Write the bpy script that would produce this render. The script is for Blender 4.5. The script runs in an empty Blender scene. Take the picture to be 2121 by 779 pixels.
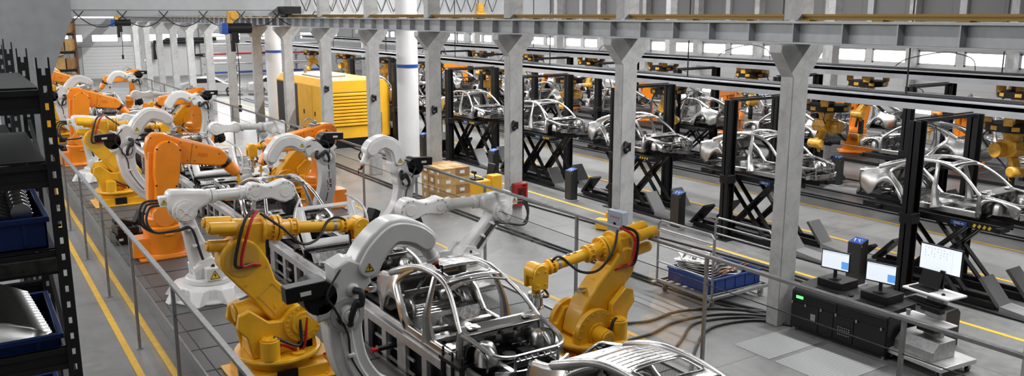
import bpy, bmesh, math, random
from mathutils import Vector, Matrix
random.seed(7)
SC = bpy.context.scene
COL = SC.collection
PI = math.pi

# ------------------------------------------------------------------ materials
MATS = {}
def mat(name, col, metal=0.0, rough=0.5, noise=0.0, nscale=8.0, bump=0.0, bscale=60.0, emit=None, estr=0.0,
        col2=None, coat=0.0, spec=None, stretch=None):
    if name in MATS: return MATS[name]
    m = bpy.data.materials.new(name); m.use_nodes = True
    nt = m.node_tree; b = nt.nodes['Principled BSDF']
    b.inputs['Base Color'].default_value = (*col, 1)
    b.inputs['Metallic'].default_value = metal
    b.inputs['Roughness'].default_value = rough
    if coat: b.inputs['Coat Weight'].default_value = coat; b.inputs['Coat Roughness'].default_value = .15
    if spec is not None: b.inputs['Specular IOR Level'].default_value = spec
    if emit:
        b.inputs['Emission Color'].default_value = (*emit, 1); b.inputs['Emission Strength'].default_value = estr
    if noise or col2 or bump:
        tc = nt.nodes.new('ShaderNodeTexCoord')
        src = tc.outputs['Object']
        if stretch:
            mp = nt.nodes.new('ShaderNodeMapping'); mp.inputs['Scale'].default_value = stretch
            nt.links.new(src, mp.inputs['Vector']); src = mp.outputs['Vector']
    if noise or col2:
        n = nt.nodes.new('ShaderNodeTexNoise'); n.inputs['Scale'].default_value = nscale; n.inputs['Detail'].default_value = 6
        nt.links.new(src, n.inputs['Vector'])
        r = nt.nodes.new('ShaderNodeValToRGB')
        c2 = col2 or tuple(max(0, c * (1 - noise)) for c in col)
        r.color_ramp.elements[0].position = .35; r.color_ramp.elements[1].position = .68
        r.color_ramp.elements[0].color = (*c2, 1); r.color_ramp.elements[1].color = (*col, 1)
        nt.links.new(n.outputs['Fac'], r.inputs['Fac']); nt.links.new(r.outputs['Color'], b.inputs['Base Color'])
    if bump:
        n2 = nt.nodes.new('ShaderNodeTexNoise'); n2.inputs['Scale'].default_value = bscale; n2.inputs['Detail'].default_value = 4
        nt.links.new(src, n2.inputs['Vector'])
        bp = nt.nodes.new('ShaderNodeBump'); bp.inputs['Strength'].default_value = bump; bp.inputs['Distance'].default_value = .02
        nt.links.new(n2.outputs['Fac'], bp.inputs['Height']); nt.links.new(bp.outputs['Normal'], b.inputs['Normal'])
    MATS[name] = m
    return m

ORANGE = mat('orange_paint', (.92, .27, .008), 0, .33, noise=.12, nscale=3, coat=.4)
YELLOW = mat('yellow_paint', (.92, .48, .015), 0, .36, noise=.14, nscale=4, coat=.3)
HANGY  = mat('dusty_yellow_paint', (.80, .42, .05), .1, .35, noise=.3, nscale=9, coat=.2)
WHITE  = mat('white_paint', (.74, .74, .73), 0, .35, noise=.08, nscale=4, coat=.3)
GREYP  = mat('pale_grey_plastic', (.5, .5, .5), 0, .4)
BLACK  = mat('black_plastic', (.008, .008, .009), 0, .38, spec=.3)
BLACKM = mat('black_metal', (.014, .014, .015), .2, .42, noise=.3, nscale=6, spec=.3)
RUBBER = mat('black_rubber', (.012, .012, .012), 0, .5)
RED    = mat('red_rubber', (.45, .012, .015), 0, .4)
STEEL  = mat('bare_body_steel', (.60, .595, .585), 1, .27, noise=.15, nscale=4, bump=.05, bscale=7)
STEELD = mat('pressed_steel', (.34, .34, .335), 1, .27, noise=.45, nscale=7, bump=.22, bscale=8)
GALV   = mat('galvanised_steel', (.42, .42, .42), .85, .42, noise=.25, nscale=14)
FENCE  = mat('fence_steel', (.33, .33, .33), .7, .42, noise=.2, nscale=10)
ALU    = mat('brushed_aluminium', (.66, .66, .66), .6, .36, noise=.15, nscale=6)
CHROME = mat('polished_steel', (.8, .8, .8), 1, .14)
RACKM  = mat('dark_rack_paint', (.022, .023, .025), .1, .5, noise=.25, nscale=5)
RACKG  = mat('worn_rack_beam', (.06, .06, .055), .3, .55, noise=.7, nscale=14, col2=(.022, .022, .022))
BLUE   = mat('blue_plastic', (.006, .032, .17), 0, .38)
BLUED  = mat('blue_enamel', (.01, .06, .28), 0, .35)
CRANEW = mat('light_grey_paint', (.40, .41, .42), 0, .5, noise=.08, nscale=3)
BEAMG  = mat('grey_beam_paint', (.36, .37, .38), .1, .45, noise=.12, nscale=6)
CARD   = mat('cardboard', (.55, .34, .13), 0, .8, noise=.25, nscale=6)
CARDD  = mat('dark_cardboard', (.36, .19, .07), 0, .8, noise=.3, nscale=6)
PAPER  = mat('paper_label', (.75, .74, .70), 0, .7)
REDP   = mat('red_cabinet_paint', (.32, .012, .012), 0, .4)
BOXG   = mat('grey_blue_enamel', (.28, .32, .36), .1, .45)
WARN   = mat('warning_yellow', (.85, .62, .03), 0, .5)
BRASS  = mat('rail_ochre', (.22, .13, .02), .3, .5)
GENY   = mat('generator_yellow', (.80, .42, .02), 0, .4, noise=.1, nscale=2)
SCREEN = mat('screen_glow', (.8, .85, .9), 0, .3, emit=(.86, .92, 1), estr=.6)
SCRB   = mat('screen_blue_window', (.1, .3, .7), 0, .3, emit=(.1, .32, .75), estr=.8)
SCRG   = mat('screen_grey_text', (.4, .5, .6), 0, .3, emit=(.5, .6, .72), estr=.6)
LEDG   = mat('green_display', (.05, .8, .1), 0, .3, emit=(.1, 1, .15), estr=2.5)
ARCL   = mat('blue_white_weld_glow', (.6, .8, 1), 0, .3, emit=(.55, .8, 1), estr=1.6)
WINM   = mat('daylight_window_pane', (.9, .95, 1), 0, .3, emit=(.95, .98, 1), estr=4)
REDL   = mat('red_lens', (.6, .02, .02), 0, .25)

def glass_mat():
    m = bpy.data.materials.new('safety_glass'); m.use_nodes = True; nt = m.node_tree
    nt.nodes.clear(); out = nt.nodes.new('ShaderNodeOutputMaterial')
    t = nt.nodes.new('ShaderNodeBsdfTransparent'); t.inputs[0].default_value = (.93, .94, .94, 1)
    g = nt.nodes.new('ShaderNodeBsdfGlossy'); g.inputs['Roughness'].default_value = .03
    fr = nt.nodes.new('ShaderNodeFresnel'); fr.inputs['IOR'].default_value = 1.35
    mx = nt.nodes.new('ShaderNodeMixShader')
    ml = nt.nodes.new('ShaderNodeMath'); ml.operation = 'MULTIPLY'; ml.inputs[1].default_value = .13; nt.links.new(fr.outputs[0], ml.inputs[0]); nt.links.new(ml.outputs[0], mx.inputs[0]); nt.links.new(t.outputs[0], mx.inputs[1]); nt.links.new(g.outputs[0], mx.inputs[2])
    nt.links.new(mx.outputs[0], out.inputs[0]); return m
GLASS = glass_mat()

def floor_mat():
    m = bpy.data.materials.new('polished_concrete'); m.use_nodes = True; nt = m.node_tree; b = nt.nodes['Principled BSDF']
    tc = nt.nodes.new('ShaderNodeTexCoord')
    n1 = nt.nodes.new('ShaderNodeTexNoise'); n1.inputs['Scale'].default_value = .55; n1.inputs['Detail'].default_value = 8; n1.inputs['Roughness'].default_value = .65
    n2 = nt.nodes.new('ShaderNodeTexNoise'); n2.inputs['Scale'].default_value = 7; n2.inputs['Detail'].default_value = 8
    for n in (n1, n2): nt.links.new(tc.outputs['Object'], n.inputs['Vector'])
    ad = nt.nodes.new('ShaderNodeMath'); ad.operation = 'ADD'
    ml = nt.nodes.new('ShaderNodeMath'); ml.operation = 'MULTIPLY'; ml.inputs[1].default_value = .45
    nt.links.new(n2.outputs['Fac'], ml.inputs[0]); nt.links.new(n1.outputs['Fac'], ad.inputs[0]); nt.links.new(ml.outputs[0], ad.inputs[1])
    r = nt.nodes.new('ShaderNodeValToRGB'); r.color_ramp.elements[0].position = .5; r.color_ramp.elements[1].position = .95
    r.color_ramp.elements[0].color = (.125, .125, .123, 1); r.color_ramp.elements[1].color = (.225, .225, .221, 1)
    nt.links.new(ad.outputs[0], r.inputs['Fac'])
    bk = nt.nodes.new('ShaderNodeTexBrick'); bk.inputs['Scale'].default_value = 1; bk.offset = 0
    bk.inputs['Brick Width'].default_value = 4.6; bk.inputs['Row Height'].default_value = 4.6; bk.inputs['Mortar Size'].default_value = .012
    bk.inputs['Color1'].default_value = (1, 1, 1, 1); bk.inputs['Color2'].default_value = (.93, .93, .93, 1); bk.inputs['Mortar'].default_value = (.45, .45, .45, 1)
    nt.links.new(tc.outputs['Object'], bk.inputs['Vector'])
    mx = nt.nodes.new('ShaderNodeMix'); mx.data_type = 'RGBA'; mx.blend_type = 'MULTIPLY'; mx.inputs[0].default_value = 1
    nt.links.new(r.outputs['Color'], mx.inputs[6]); nt.links.new(bk.outputs['Color'], mx.inputs[7])
    nt.links.new(mx.outputs[2], b.inputs['Base Color'])
    rr = nt.nodes.new('ShaderNodeMapRange'); rr.inputs[3].default_value = .28; rr.inputs[4].default_value = .5
    nt.links.new(n2.outputs['Fac'], rr.inputs[0]); nt.links.new(rr.outputs[0], b.inputs['Roughness'])
    return m
FLOOR = floor_mat()

def concrete_mat(name, a, c, sc=2.2):
    m = bpy.data.materials.new(name); m.use_nodes = True; nt = m.node_tree; b = nt.nodes['Principled BSDF']
    tc = nt.nodes.new('ShaderNodeTexCoord')
    n1 = nt.nodes.new('ShaderNodeTexNoise'); n1.inputs['Scale'].default_value = sc; n1.inputs['Detail'].default_value = 10; n1.inputs['Roughness'].default_value = .7
    n1.inputs['Distortion'].default_value = .6
    nt.links.new(tc.outputs['Object'], n1.inputs['Vector'])
    r = nt.nodes.new('ShaderNodeValToRGB'); r.color_ramp.elements[0].position = .3; r.color_ramp.elements[1].position = .62
    r.color_ramp.elements[0].color = (*a, 1); r.color_ramp.elements[1].color = (*c, 1)
    v = nt.nodes.new('ShaderNodeTexVoronoi'); v.feature = 'DISTANCE_TO_EDGE'; v.inputs['Scale'].default_value = 1.6
    n3 = nt.nodes.new('ShaderNodeTexNoise'); n3.inputs['Scale'].default_value = 3; n3.inputs['Detail'].default_value = 8
    nt.links.new(tc.outputs['Object'], n3.inputs['Vector'])
    av = nt.nodes.new('ShaderNodeVectorMath'); av.operation = 'MULTIPLY_ADD'; av.inputs[1].default_value = (.7, .7, .7)
    nt.links.new(n3.outputs['Color'], av.inputs[0]); nt.links.new(tc.outputs['Object'], av.inputs[2]); nt.links.new(av.outputs[0], v.inputs['Vector'])
    cr = nt.nodes.new('ShaderNodeMapRange'); cr.inputs[1].default_value = 0; cr.inputs[2].default_value = .012; cr.inputs[3].default_value = .45; cr.inputs[4].default_value = 1
    nt.links.new(v.outputs['Distance'], cr.inputs[0])
    mx = nt.nodes.new('ShaderNodeMix'); mx.data_type = 'RGBA'; mx.blend_type = 'MULTIPLY'; mx.inputs[0].default_value = .22
    nt.links.new(n1.outputs['Fac'], r.inputs['Fac']); nt.links.new(r.outputs['Color'], mx.inputs[6]); nt.links.new(cr.outputs[0], mx.inputs[7])
    nt.links.new(mx.outputs[2], b.inputs['Base Color']); b.inputs['Roughness'].default_value = .8
    return m
CONC = concrete_mat('cast_concrete', (.27, .27, .265), (.42, .42, .415))

def grate_mat():
    m = bpy.data.materials.new('steel_walkway_grating'); m.use_nodes = True; nt = m.node_tree; b = nt.nodes['Principled BSDF']
    tc = nt.nodes.new('ShaderNodeTexCoord')
    bk = nt.nodes.new('ShaderNodeTexBrick'); bk.offset = .5; bk.inputs['Scale'].default_value = 1
    bk.inputs['Brick Width'].default_value = .075; bk.inputs['Row Height'].default_value = .034; bk.inputs['Mortar Size'].default_value = .009
    bk.inputs['Color1'].default_value = (.010, .010, .011, 1); bk.inputs['Color2'].default_value = (.014, .014, .014, 1); bk.inputs['Mortar'].default_value = (.17, .17, .17, 1)
    nt.links.new(tc.outputs['Object'], bk.inputs['Vector'])
    nt.links.new(bk.outputs['Color'], b.inputs['Base Color']); b.inputs['Roughness'].default_value = .45
    b.inputs['Metallic'].default_value = .35
    bp = nt.nodes.new('ShaderNodeBump'); bp.inputs['Strength'].default_value = .6; bp.inputs['Distance'].default_value = .02
    nt.links.new(bk.outputs['Fac'], bp.inputs['Height']); nt.links.new(bp.outputs['Normal'], b.inputs['Normal'])
    return m
GRATE = grate_mat()

def panel_mat(name, c1, mortar, w, h, rough=.6):
    m = bpy.data.materials.new(name); m.use_nodes = True; nt = m.node_tree; b = nt.nodes['Principled BSDF']
    tc = nt.nodes.new('ShaderNodeTexCoord'); sp = nt.nodes.new('ShaderNodeSeparateXYZ'); cb = nt.nodes.new('ShaderNodeCombineXYZ')
    ad = nt.nodes.new('ShaderNodeMath'); ad.operation = 'ADD'
    nt.links.new(tc.outputs['Object'], sp.inputs[0]); nt.links.new(sp.outputs['X'], ad.inputs[0]); nt.links.new(sp.outputs['Y'], ad.inputs[1])
    nt.links.new(ad.outputs[0], cb.inputs['X']); nt.links.new(sp.outputs['Z'], cb.inputs['Y'])
    bk = nt.nodes.new('ShaderNodeTexBrick'); bk.offset = 0; bk.inputs['Scale'].default_value = 1
    bk.inputs['Brick Width'].default_value = w; bk.inputs['Row Height'].default_value = h; bk.inputs['Mortar Size'].default_value = .012
    bk.inputs['Color1'].default_value = (*c1, 1); bk.inputs['Color2'].default_value = (*[c * .94 for c in c1], 1); bk.inputs['Mortar'].default_value = (*mortar, 1)
    nt.links.new(cb.outputs[0], bk.inputs['Vector']); nt.links.new(bk.outputs['Color'], b.inputs['Base Color'])
    b.inputs['Roughness'].default_value = rough
    return m
WALLM = panel_mat('pale_wall_panels', (.42, .42, .42), (.33, .33, .33), 2.3, 1.2)

# ------------------------------------------------------------------ mesh builder
def V(*a): return Vector(a)
class MB:
    def __init__(s): s.v = []; s.f = []; s.M = Matrix.Identity(4)
    def add(s, vs, fs):
        o = len(s.v); s.v += [s.M @ Vector(p) for p in vs]; s.f += [tuple(o + i for i in f) for f in fs]; return s
    def box(s, c, d, rot=None):
        x, y, z = d[0] / 2, d[1] / 2, d[2] / 2
        vs = [Vector((i * x, j * y, k * z)) for i in (-1, 1) for j in (-1, 1) for k in (-1, 1)]
        if rot is not None: vs = [rot @ p for p in vs]
        vs = [p + Vector(c) for p in vs]
        return s.add(vs, [(0, 1, 3, 2), (4, 6, 7, 5), (0, 4, 5, 1), (2, 3, 7, 6), (0, 2, 6, 4), (1, 5, 7, 3)])
    def bx(s, x0, x1, y0, y1, z0, z1): return s.box(((x0 + x1) / 2, (y0 + y1) / 2, (z0 + z1) / 2), (abs(x1 - x0), abs(y1 - y0), abs(z1 - z0)))
    def bar(s, p, q, w, h=None, up=(0, 0, 1)):
        p, q = Vector(p), Vector(q); h = h or w; d = q - p; L = d.length
        if L < 1e-6: return s
        d.normalize(); u = Vector(up)
        if abs(d.dot(u)) > .98: u = Vector((0, 1, 0))
        a = d.cross(u).normalized(); b = a.cross(d).normalized()
        vs = [c + a * (i * w / 2) + b * (j * h / 2) for c in (p, q) for i, j in ((-1, -1), (1, -1), (1, 1), (-1, 1))]
        return s.add(vs, [(3, 2, 1, 0), (4, 5, 6, 7), (0, 1, 5, 4), (1, 2, 6, 5), (2, 3, 7, 6), (3, 0, 4, 7)])
    def cyl(s, p, q, r, r2=None, n=20, cap=True):
        p, q = Vector(p), Vector(q); r2 = r if r2 is None else r2; d = (q - p).normalized()
        u = Vector((0, 0, 1)) if abs(d.z) < .9 else Vector((1, 0, 0))
        a = d.cross(u).normalized(); b = d.cross(a).normalized()
        vs = []
        for c, rr in ((p, r), (q, r2)):
            for i in range(n):
                t = 2 * PI * i / n; vs.append(c + (a * math.cos(t) + b * math.sin(t)) * rr)
        fs = [(i, (i + 1) % n, n + (i + 1) % n, n + i) for i in range(n)]
        if cap: fs += [tuple(range(n))[::-1], tuple(range(n, 2 * n))]
        return s.add(vs, fs)
    def lathe(s, prof, c=(0, 0, 0), axis='z', n=28):
        vs = []; c = Vector(c)
        for r, h in prof:
            for i in range(n):
                t = 2 * PI * i / n; x, y = r * math.cos(t), r * math.sin(t)
                vs.append(c + (Vector((x, y, h)) if axis == 'z' else Vector((x, h, y)) if axis == 'y' else Vector((h, x, y))))
        k = len(prof); fs = []
        for j in range(k - 1):
            for i in range(n): fs.append((j * n + i, j * n + (i + 1) % n, (j + 1) * n + (i + 1) % n, (j + 1) * n + i))
        fs += [tuple(range(n))[::-1], tuple((k - 1) * n + i for i in range(n))]
        return s.add(vs, fs)
    def prism(s, pts, y0, y1, plane='xz', y0b=None, y1b=None):
        n = len(pts)
        def m(p, y):
            return (p[0], y, p[1]) if plane == 'xz' else (y, p[0], p[1]) if plane == 'yz' else (p[0], p[1], y)
        vs = [m(p, y0) for p in pts] + [m(p, y1) for p in pts]
        return s.add(vs, [(i, (i + 1) % n, n + (i + 1) % n, n + i) for i in range(n)] + [tuple(range(n))[::-1], tuple(range(n, 2 * n))])
    def tube(s, pts, r, n=8, smooth=4, closed=False, sec=None, up=None):
        P = [Vector(p) for p in pts]
        R = r if isinstance(r, (list, tuple)) else [r] * len(P)
        if smooth > 1 and len(P) > 2:
            Q = []; RR = []
            m = len(P); rng = range(m if closed else m - 1)
            for i in rng:
                if closed: p0, p1, p2, p3 = P[i - 1], P[i], P[(i + 1) % m], P[(i + 2) % m]; r1, r2 = R[i], R[(i + 1) % m]
                else: p0, p1, p2, p3 = P[max(i - 1, 0)], P[i], P[i + 1], P[min(i + 2, m - 1)]; r1, r2 = R[i], R[i + 1]
                for k in range(smooth):
                    t = k / smooth
                    Q.append(.5 * ((2 * p1) + (p2 - p0) * t + (2 * p0 - 5 * p1 + 4 * p2 - p3) * t * t + (3 * p1 - p0 - 3 * p2 + p3) * t ** 3))
                    RR.append(r1 + (r2 - r1) * t)
            if not closed: Q.append(P[-1]); RR.append(R[-1])
            P, R = Q, RR
        N = len(P); vs = []; a = None
        for i, p in enumerate(P):
            d = ((P[(i + 1) % N] if (closed or i < N - 1) else P[i]) - (P[i - 1] if (closed or i > 0) else P[i]))
            if d.length < 1e-9: d = Vector((0, 0, 1))
            d.normalize()
            if up is not None: a = d.cross(Vector(up)).normalized()
            elif a is None:
                u = Vector((0, 0, 1)) if abs(d.z) < .9 else Vector((1, 0, 0)); a = d.cross(u).normalized()
            else: a = (a - d * a.dot(d)).normalized()
            b = d.cross(a)
            if sec:
                for (x, y) in sec: vs.append(p + (a * x + b * y) * (R[i]))
            else:
                for k in range(n):
                    t = 2 * PI * k / n; vs.append(p + (a * math.cos(t) + b * math.sin(t)) * R[i])
        m = len(sec) if sec else n; fs = []
        for i in range(N if closed else N - 1):
            for k in range(m): fs.append((i * m + k, i * m + (k + 1) % m, ((i + 1) % N) * m + (k + 1) % m, ((i + 1) % N) * m + k))
        if not closed: fs += [tuple(range(m))[::-1], tuple((N - 1) * m + k for k in range(m))]
        return s.add(vs, fs)
    def grid(s, fn, nu, nv, skip=None):
        vs = [fn(i / nu, j / nv) for i in range(nu + 1) for j in range(nv + 1)]; fs = []
        for i in range(nu):
            for j in range(nv):
                if skip and skip((i + .5) / nu, (j + .5) / nv): continue
                a = i * (nv + 1) + j; fs.append((a, a + nv + 1, a + nv + 2, a + 1))
        return s.add(vs, fs)
    def bolts(s, c, axis, R, n, r=.018, h=.02, a0=0):
        c = Vector(c); ax = Vector(axis).normalized(); u = Vector((0, 0, 1)) if abs(ax.z) < .9 else Vector((1, 0, 0))
        a = ax.cross(u).normalized(); b = ax.cross(a)
        for i in range(n):
            t = a0 + 2 * PI * i / n; p = c + (a * math.cos(t) + b * math.sin(t)) * R
            s.cyl(p, p + ax * h, r, r * .8, n=6)
        return s
    def build(s, name, m, parent=None, bevel=0, thick=0, sharp=38, loc=None, seg=2):
        me = bpy.data.meshes.new(name); me.from_pydata([tuple(p) for p in s.v], [], s.f)
        bm = bmesh.new(); bm.from_mesh(me); bmesh.ops.recalc_face_normals(bm, faces=bm.faces)
        th = math.radians(sharp)
        for f in bm.faces: f.smooth = True
        for e in bm.edges:
            if len(e.link_faces) == 2 and e.calc_face_angle(0) > th: e.smooth = False
        bm.to_mesh(me); bm.free()
        me.materials.append(m)
        o = bpy.data.objects.new(name, me); COL.objects.link(o)
        if parent: adopt(o, parent)
        if loc: o.location = loc
        if thick:
            md = o.modifiers.new('thickness', 'SOLIDIFY'); md.thickness = thick; md.offset = 0
        if bevel:
            md = o.modifiers.new('bevel', 'BEVEL'); md.width = bevel; md.segments = seg; md.limit_method = 'ANGLE'; md.angle_limit = math.radians(40)
        return o

def tag(o, label=None, cat=None, group=None, kind=None):
    if label: o['label'] = label
    if cat: o['category'] = cat
    if group: o['group'] = group
    if kind: o['kind'] = kind
    return o
def thing(name, loc=(0, 0, 0), rz=0, label=None, cat=None, group=None, s=1):
    o = bpy.data.objects.new(name, None); COL.objects.link(o); o.empty_display_size = .2
    o.location = loc; o.rotation_euler = (0, 0, rz); o.scale = (s, s, s)
    return tag(o, label, cat, group)
CHILD = {}
def adopt(o, par):
    o.parent = par; CHILD.setdefault(par.name, []).append(o); return o
def dup(o, loc=None, rz=None, label=None, group=None, s=None, cat=None):
    def rec(x, par):
        c = x.copy(); COL.objects.link(c)
        if par: adopt(c, par)
        for ch in CHILD.get(x.name, []): rec(ch, c)
        return c
    r = rec(o, None)
    if loc is not None: r.location = loc
    if rz is not None: r.rotation_euler = (0, 0, rz)
    if s is not None: r.scale = (s, s, s)
    if label: r['label'] = label
    if group: r['group'] = group
    if cat: r['category'] = cat
    return r
def struct(o): o['kind'] = 'structure'; return o
def text_mesh(name, txt, size, m, parent, loc, rot, ext=.002):
    cu = bpy.data.curves.new(name, 'FONT'); cu.body = txt; cu.size = size; cu.extrude = ext; cu.align_x = 'CENTER'; cu.align_y = 'CENTER'
    t = bpy.data.objects.new('tmp_text', cu); COL.objects.link(t)
    dg = bpy.context.evaluated_depsgraph_get(); me = bpy.data.meshes.new_from_object(t.evaluated_get(dg))
    bpy.data.objects.remove(t)
    me.materials.clear(); me.materials.append(m)
    o = bpy.data.objects.new(name, me); COL.objects.link(o); adopt(o, parent); o.location = loc; o.rotation_euler = rot
    return o
def smooth_pts(pts, k=6):
    P = [Vector((*p, 0)) for p in pts]; Q = []
    for i in range(len(P) - 1):
        p0, p1, p2, p3 = P[max(i - 1, 0)], P[i], P[i + 1], P[min(i + 2, len(P) - 1)]
        for j in range(k):
            t = j / k; Q.append(.5 * ((2 * p1) + (p2 - p0) * t + (2 * p0 - 5 * p1 + 4 * p2 - p3) * t * t + (3 * p1 - p0 - 3 * p2 + p3) * t ** 3))
    Q.append(P[-1]); return [(q.x, q.y) for q in Q]
def arc(cx, cz, r, a0, a1, n=10): return [(cx + r * math.cos(math.radians(a0 + (a1 - a0) * i / n)), cz + r * math.sin(math.radians(a0 + (a1 - a0) * i / n))) for i in range(n + 1)]
def capsule(p, q, r1, r2, n=10):
    a = math.degrees(math.atan2(q[1] - p[1], q[0] - p[0]))
    return arc(p[0], p[1], r1, a + 90, a + 270, n) + arc(q[0], q[1], r2, a - 90, a + 90, n)
def ribbon(pts, widths):
    """outline of a band along 2D points with given widths"""
    L = []; R = []
    n = len(pts)
    for i, p in enumerate(pts):
        a = pts[max(i - 1, 0)]; b = pts[min(i + 1, n - 1)]; dx, dz = b[0] - a[0], b[1] - a[1]; l = math.hypot(dx, dz) or 1
        w = widths[i] / 2 if isinstance(widths, (list, tuple)) else widths / 2
        L.append((p[0] - dz / l * w, p[1] + dx / l * w)); R.append((p[0] + dz / l * w, p[1] - dx / l * w))
    return L + R[::-1]
def band(pts, widths):
    """ribbon with rounded ends"""
    o = ribbon(pts, widths); n = len(pts)
    def cap(c, a, b, k=7):
        c = Vector(c); a = Vector(a) - c; ang = math.atan2(a.y, a.x); r = a.length
        return [(c.x + r * math.cos(ang - PI * i / (k + 1)), c.y + r * math.sin(ang - PI * i / (k + 1))) for i in range(1, k + 1)]
    L, Rr = o[:n], o[n:]
    return L + cap(pts[-1], L[-1], Rr[0]) + Rr + cap(pts[0], Rr[-1], L[0])
def warning_sign(root, c, size, side=-1, name='warning_label'):
    """yellow triangle with a lightning flash, standing in the xz plane, facing side*y"""
    m = MB(); x, y, z = c; s = size
    m.prism([(x - s / 2, z - s * .42), (x + s / 2, z - s * .42), (x, z + s * .45)], y, y + side * .004); o = m.build(name, WARN, root)
    k = MB(); k.prism([(x + .02 * s, z + s * .22), (x - .12 * s, z - s * .06), (x, z - s * .04), (x - .04 * s, z - s * .32), (x + .13 * s, z - s * .0), (x + .01 * s, z + .0)], y + side * .004, y + side * .008)
    for a, b in (((-.5, -.42), (.5, -.42)), ((.5, -.42), (0, .45)), ((0, .45), (-.5, -.42))):
        k.bar((x + a[0] * s * .9, y + side * .006, z + a[1] * s * .9), (x + b[0] * s * .9, y + side * .006, z + b[1] * s * .9), .05 * s, .004, up=(0, 1, 0))
    k.build('flash_symbol', BLACK, o)
    return o

exec_order = []

# ================================================================== THE HALL
m = MB(); m.add([(-6, -3, 0), (42, -3, 0), (42, 90, 0), (-6, 90, 0)], [(0, 1, 2, 3)]); m.M = Matrix.Identity(4)
m.add([(-6, -3, -.2), (42, -3, -.2), (42, 90, -.2), (-6, 90, -.2)], [(3, 2, 1, 0)])
m.add([(-6, -3, -.2), (42, -3, -.2), (42, -3, 0), (-6, -3, 0)], [(0, 1, 2, 3)])
m.add([(-6, 90, -.2), (42, 90, -.2), (42, 90, 0), (-6, 90, 0)], [(3, 2, 1, 0)])
m.add([(-6, -3, -.2), (-6, 90, -.2), (-6, 90, 0), (-6, -3, 0)], [(0, 1, 2, 3)])
m.add([(42, -3, -.2), (42, 90, -.2), (42, 90, 0), (42, -3, 0)], [(3, 2, 1, 0)])
struct(m.build('floor', FLOOR))

# far right wall: two rows of windows, real openings with panes set back
XW = 38.0
def wall_with_windows(name, fixed, axis, u0, u1, z1, wins):
    """wall plane at fixed coord; axis 'y' -> runs along y, thickness outward"""
    m = MB(); us = sorted({u0, u1, *[w[0] for w in wins], *[w[1] for w in wins]}); zs = sorted({0, z1, *[w[2] for w in wins], *[w[3] for w in wins]})
    zmerge = zs
    for i in range(len(us) - 1):
        col_solid = []
        for k in range(len(zmerge) - 1):
            cu, cz = (us[i] + us[i + 1]) / 2, (zmerge[k] + zmerge[k + 1]) / 2
            if any(w[0] < cu < w[1] and w[2] < cz < w[3] for w in wins): continue
            if axis == 'y': m.bx(fixed, fixed + .3, us[i], us[i + 1], zmerge[k], zmerge[k + 1])
            else: m.bx(us[i], us[i + 1], fixed, fixed + .3, zmerge[k], zmerge[k + 1])
    return struct(m.build(name, WALLM))
wins = []
y = 5.15
while y < 85:
    for a in (.25, 2.45):
        wins.append((y + a, y + a + 1.85, 3.45, 4.12))
        if a > 1: wins.append((y + a, y + a + 1.85, 1.1, 2.2))
    y += 4.6
wall_with_windows('wall_right', XW, 'y', -3, 90, 5.2, wins)
m = MB(); m.bx(XW, XW + .3, -3, 90, 5.2, 11); struct(m.build('wall_upper_right', panel_mat('shade_grey_wall', (.13, .13, .13), (.07, .07, .07), 2.3, 1.4)))  # upper wall: shade at crane-beam height is put into this darker panel colour
for i, w in enumerate(wins):
    m = MB(); t = .07
    m.bx(XW + .04, XW + .14, w[0], w[0] + t, w[2], w[3]); m.bx(XW + .04, XW + .14, w[1] - t, w[1], w[2], w[3])
    m.bx(XW + .04, XW + .14, w[0], w[1], w[2], w[2] + t); m.bx(XW + .04, XW + .14, w[0], w[1], w[3] - t, w[3])
    if w[3] < 3: m.bx(XW + .04, XW + .14, (w[0] + w[1]) / 2 - .03, (w[0] + w[1]) / 2 + .03, w[2], w[3])
    fr = struct(m.build('window_%d' % (i + 1), WALLM))
    m = MB(); m.bx(XW + .15, XW + .18, w[0] + t, w[1] - t, w[2] + t, w[3] - t); m.build('pane', WINM, fr)
# pilasters with lighter strips on the right wall
for i in range(19):
    y = 5.15 + 4.6 * i - 4.6 * 1
    m = MB(); m.bx(XW - .45, XW, y - .28, y + .05, 0, 10); struct(m.build('trim_%d' % (i + 1), CONC))
for i in range(19):
    y = 2.75 + 4.6 * i
    m = MB(); m.bx(XW - .18, XW, y - .1, y + .22, 4.3, 10); struct(m.build('trim_%d' % (i + 20), BEAMG))
m = MB(); m.bx(XW - .12, XW, -3, 90, 3.2, 3.32); m.bx(XW - .12, XW, -3, 90, 4.25, 4.33); struct(m.build('trim_39', WALLM))
m = MB(); m.bx(XW - .1, XW, -3, 90, 5.1, 5.2); m.bx(XW - .1, XW, -3, 90, 8.1, 8.2); struct(m.build('trim_40', BEAMG))

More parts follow.
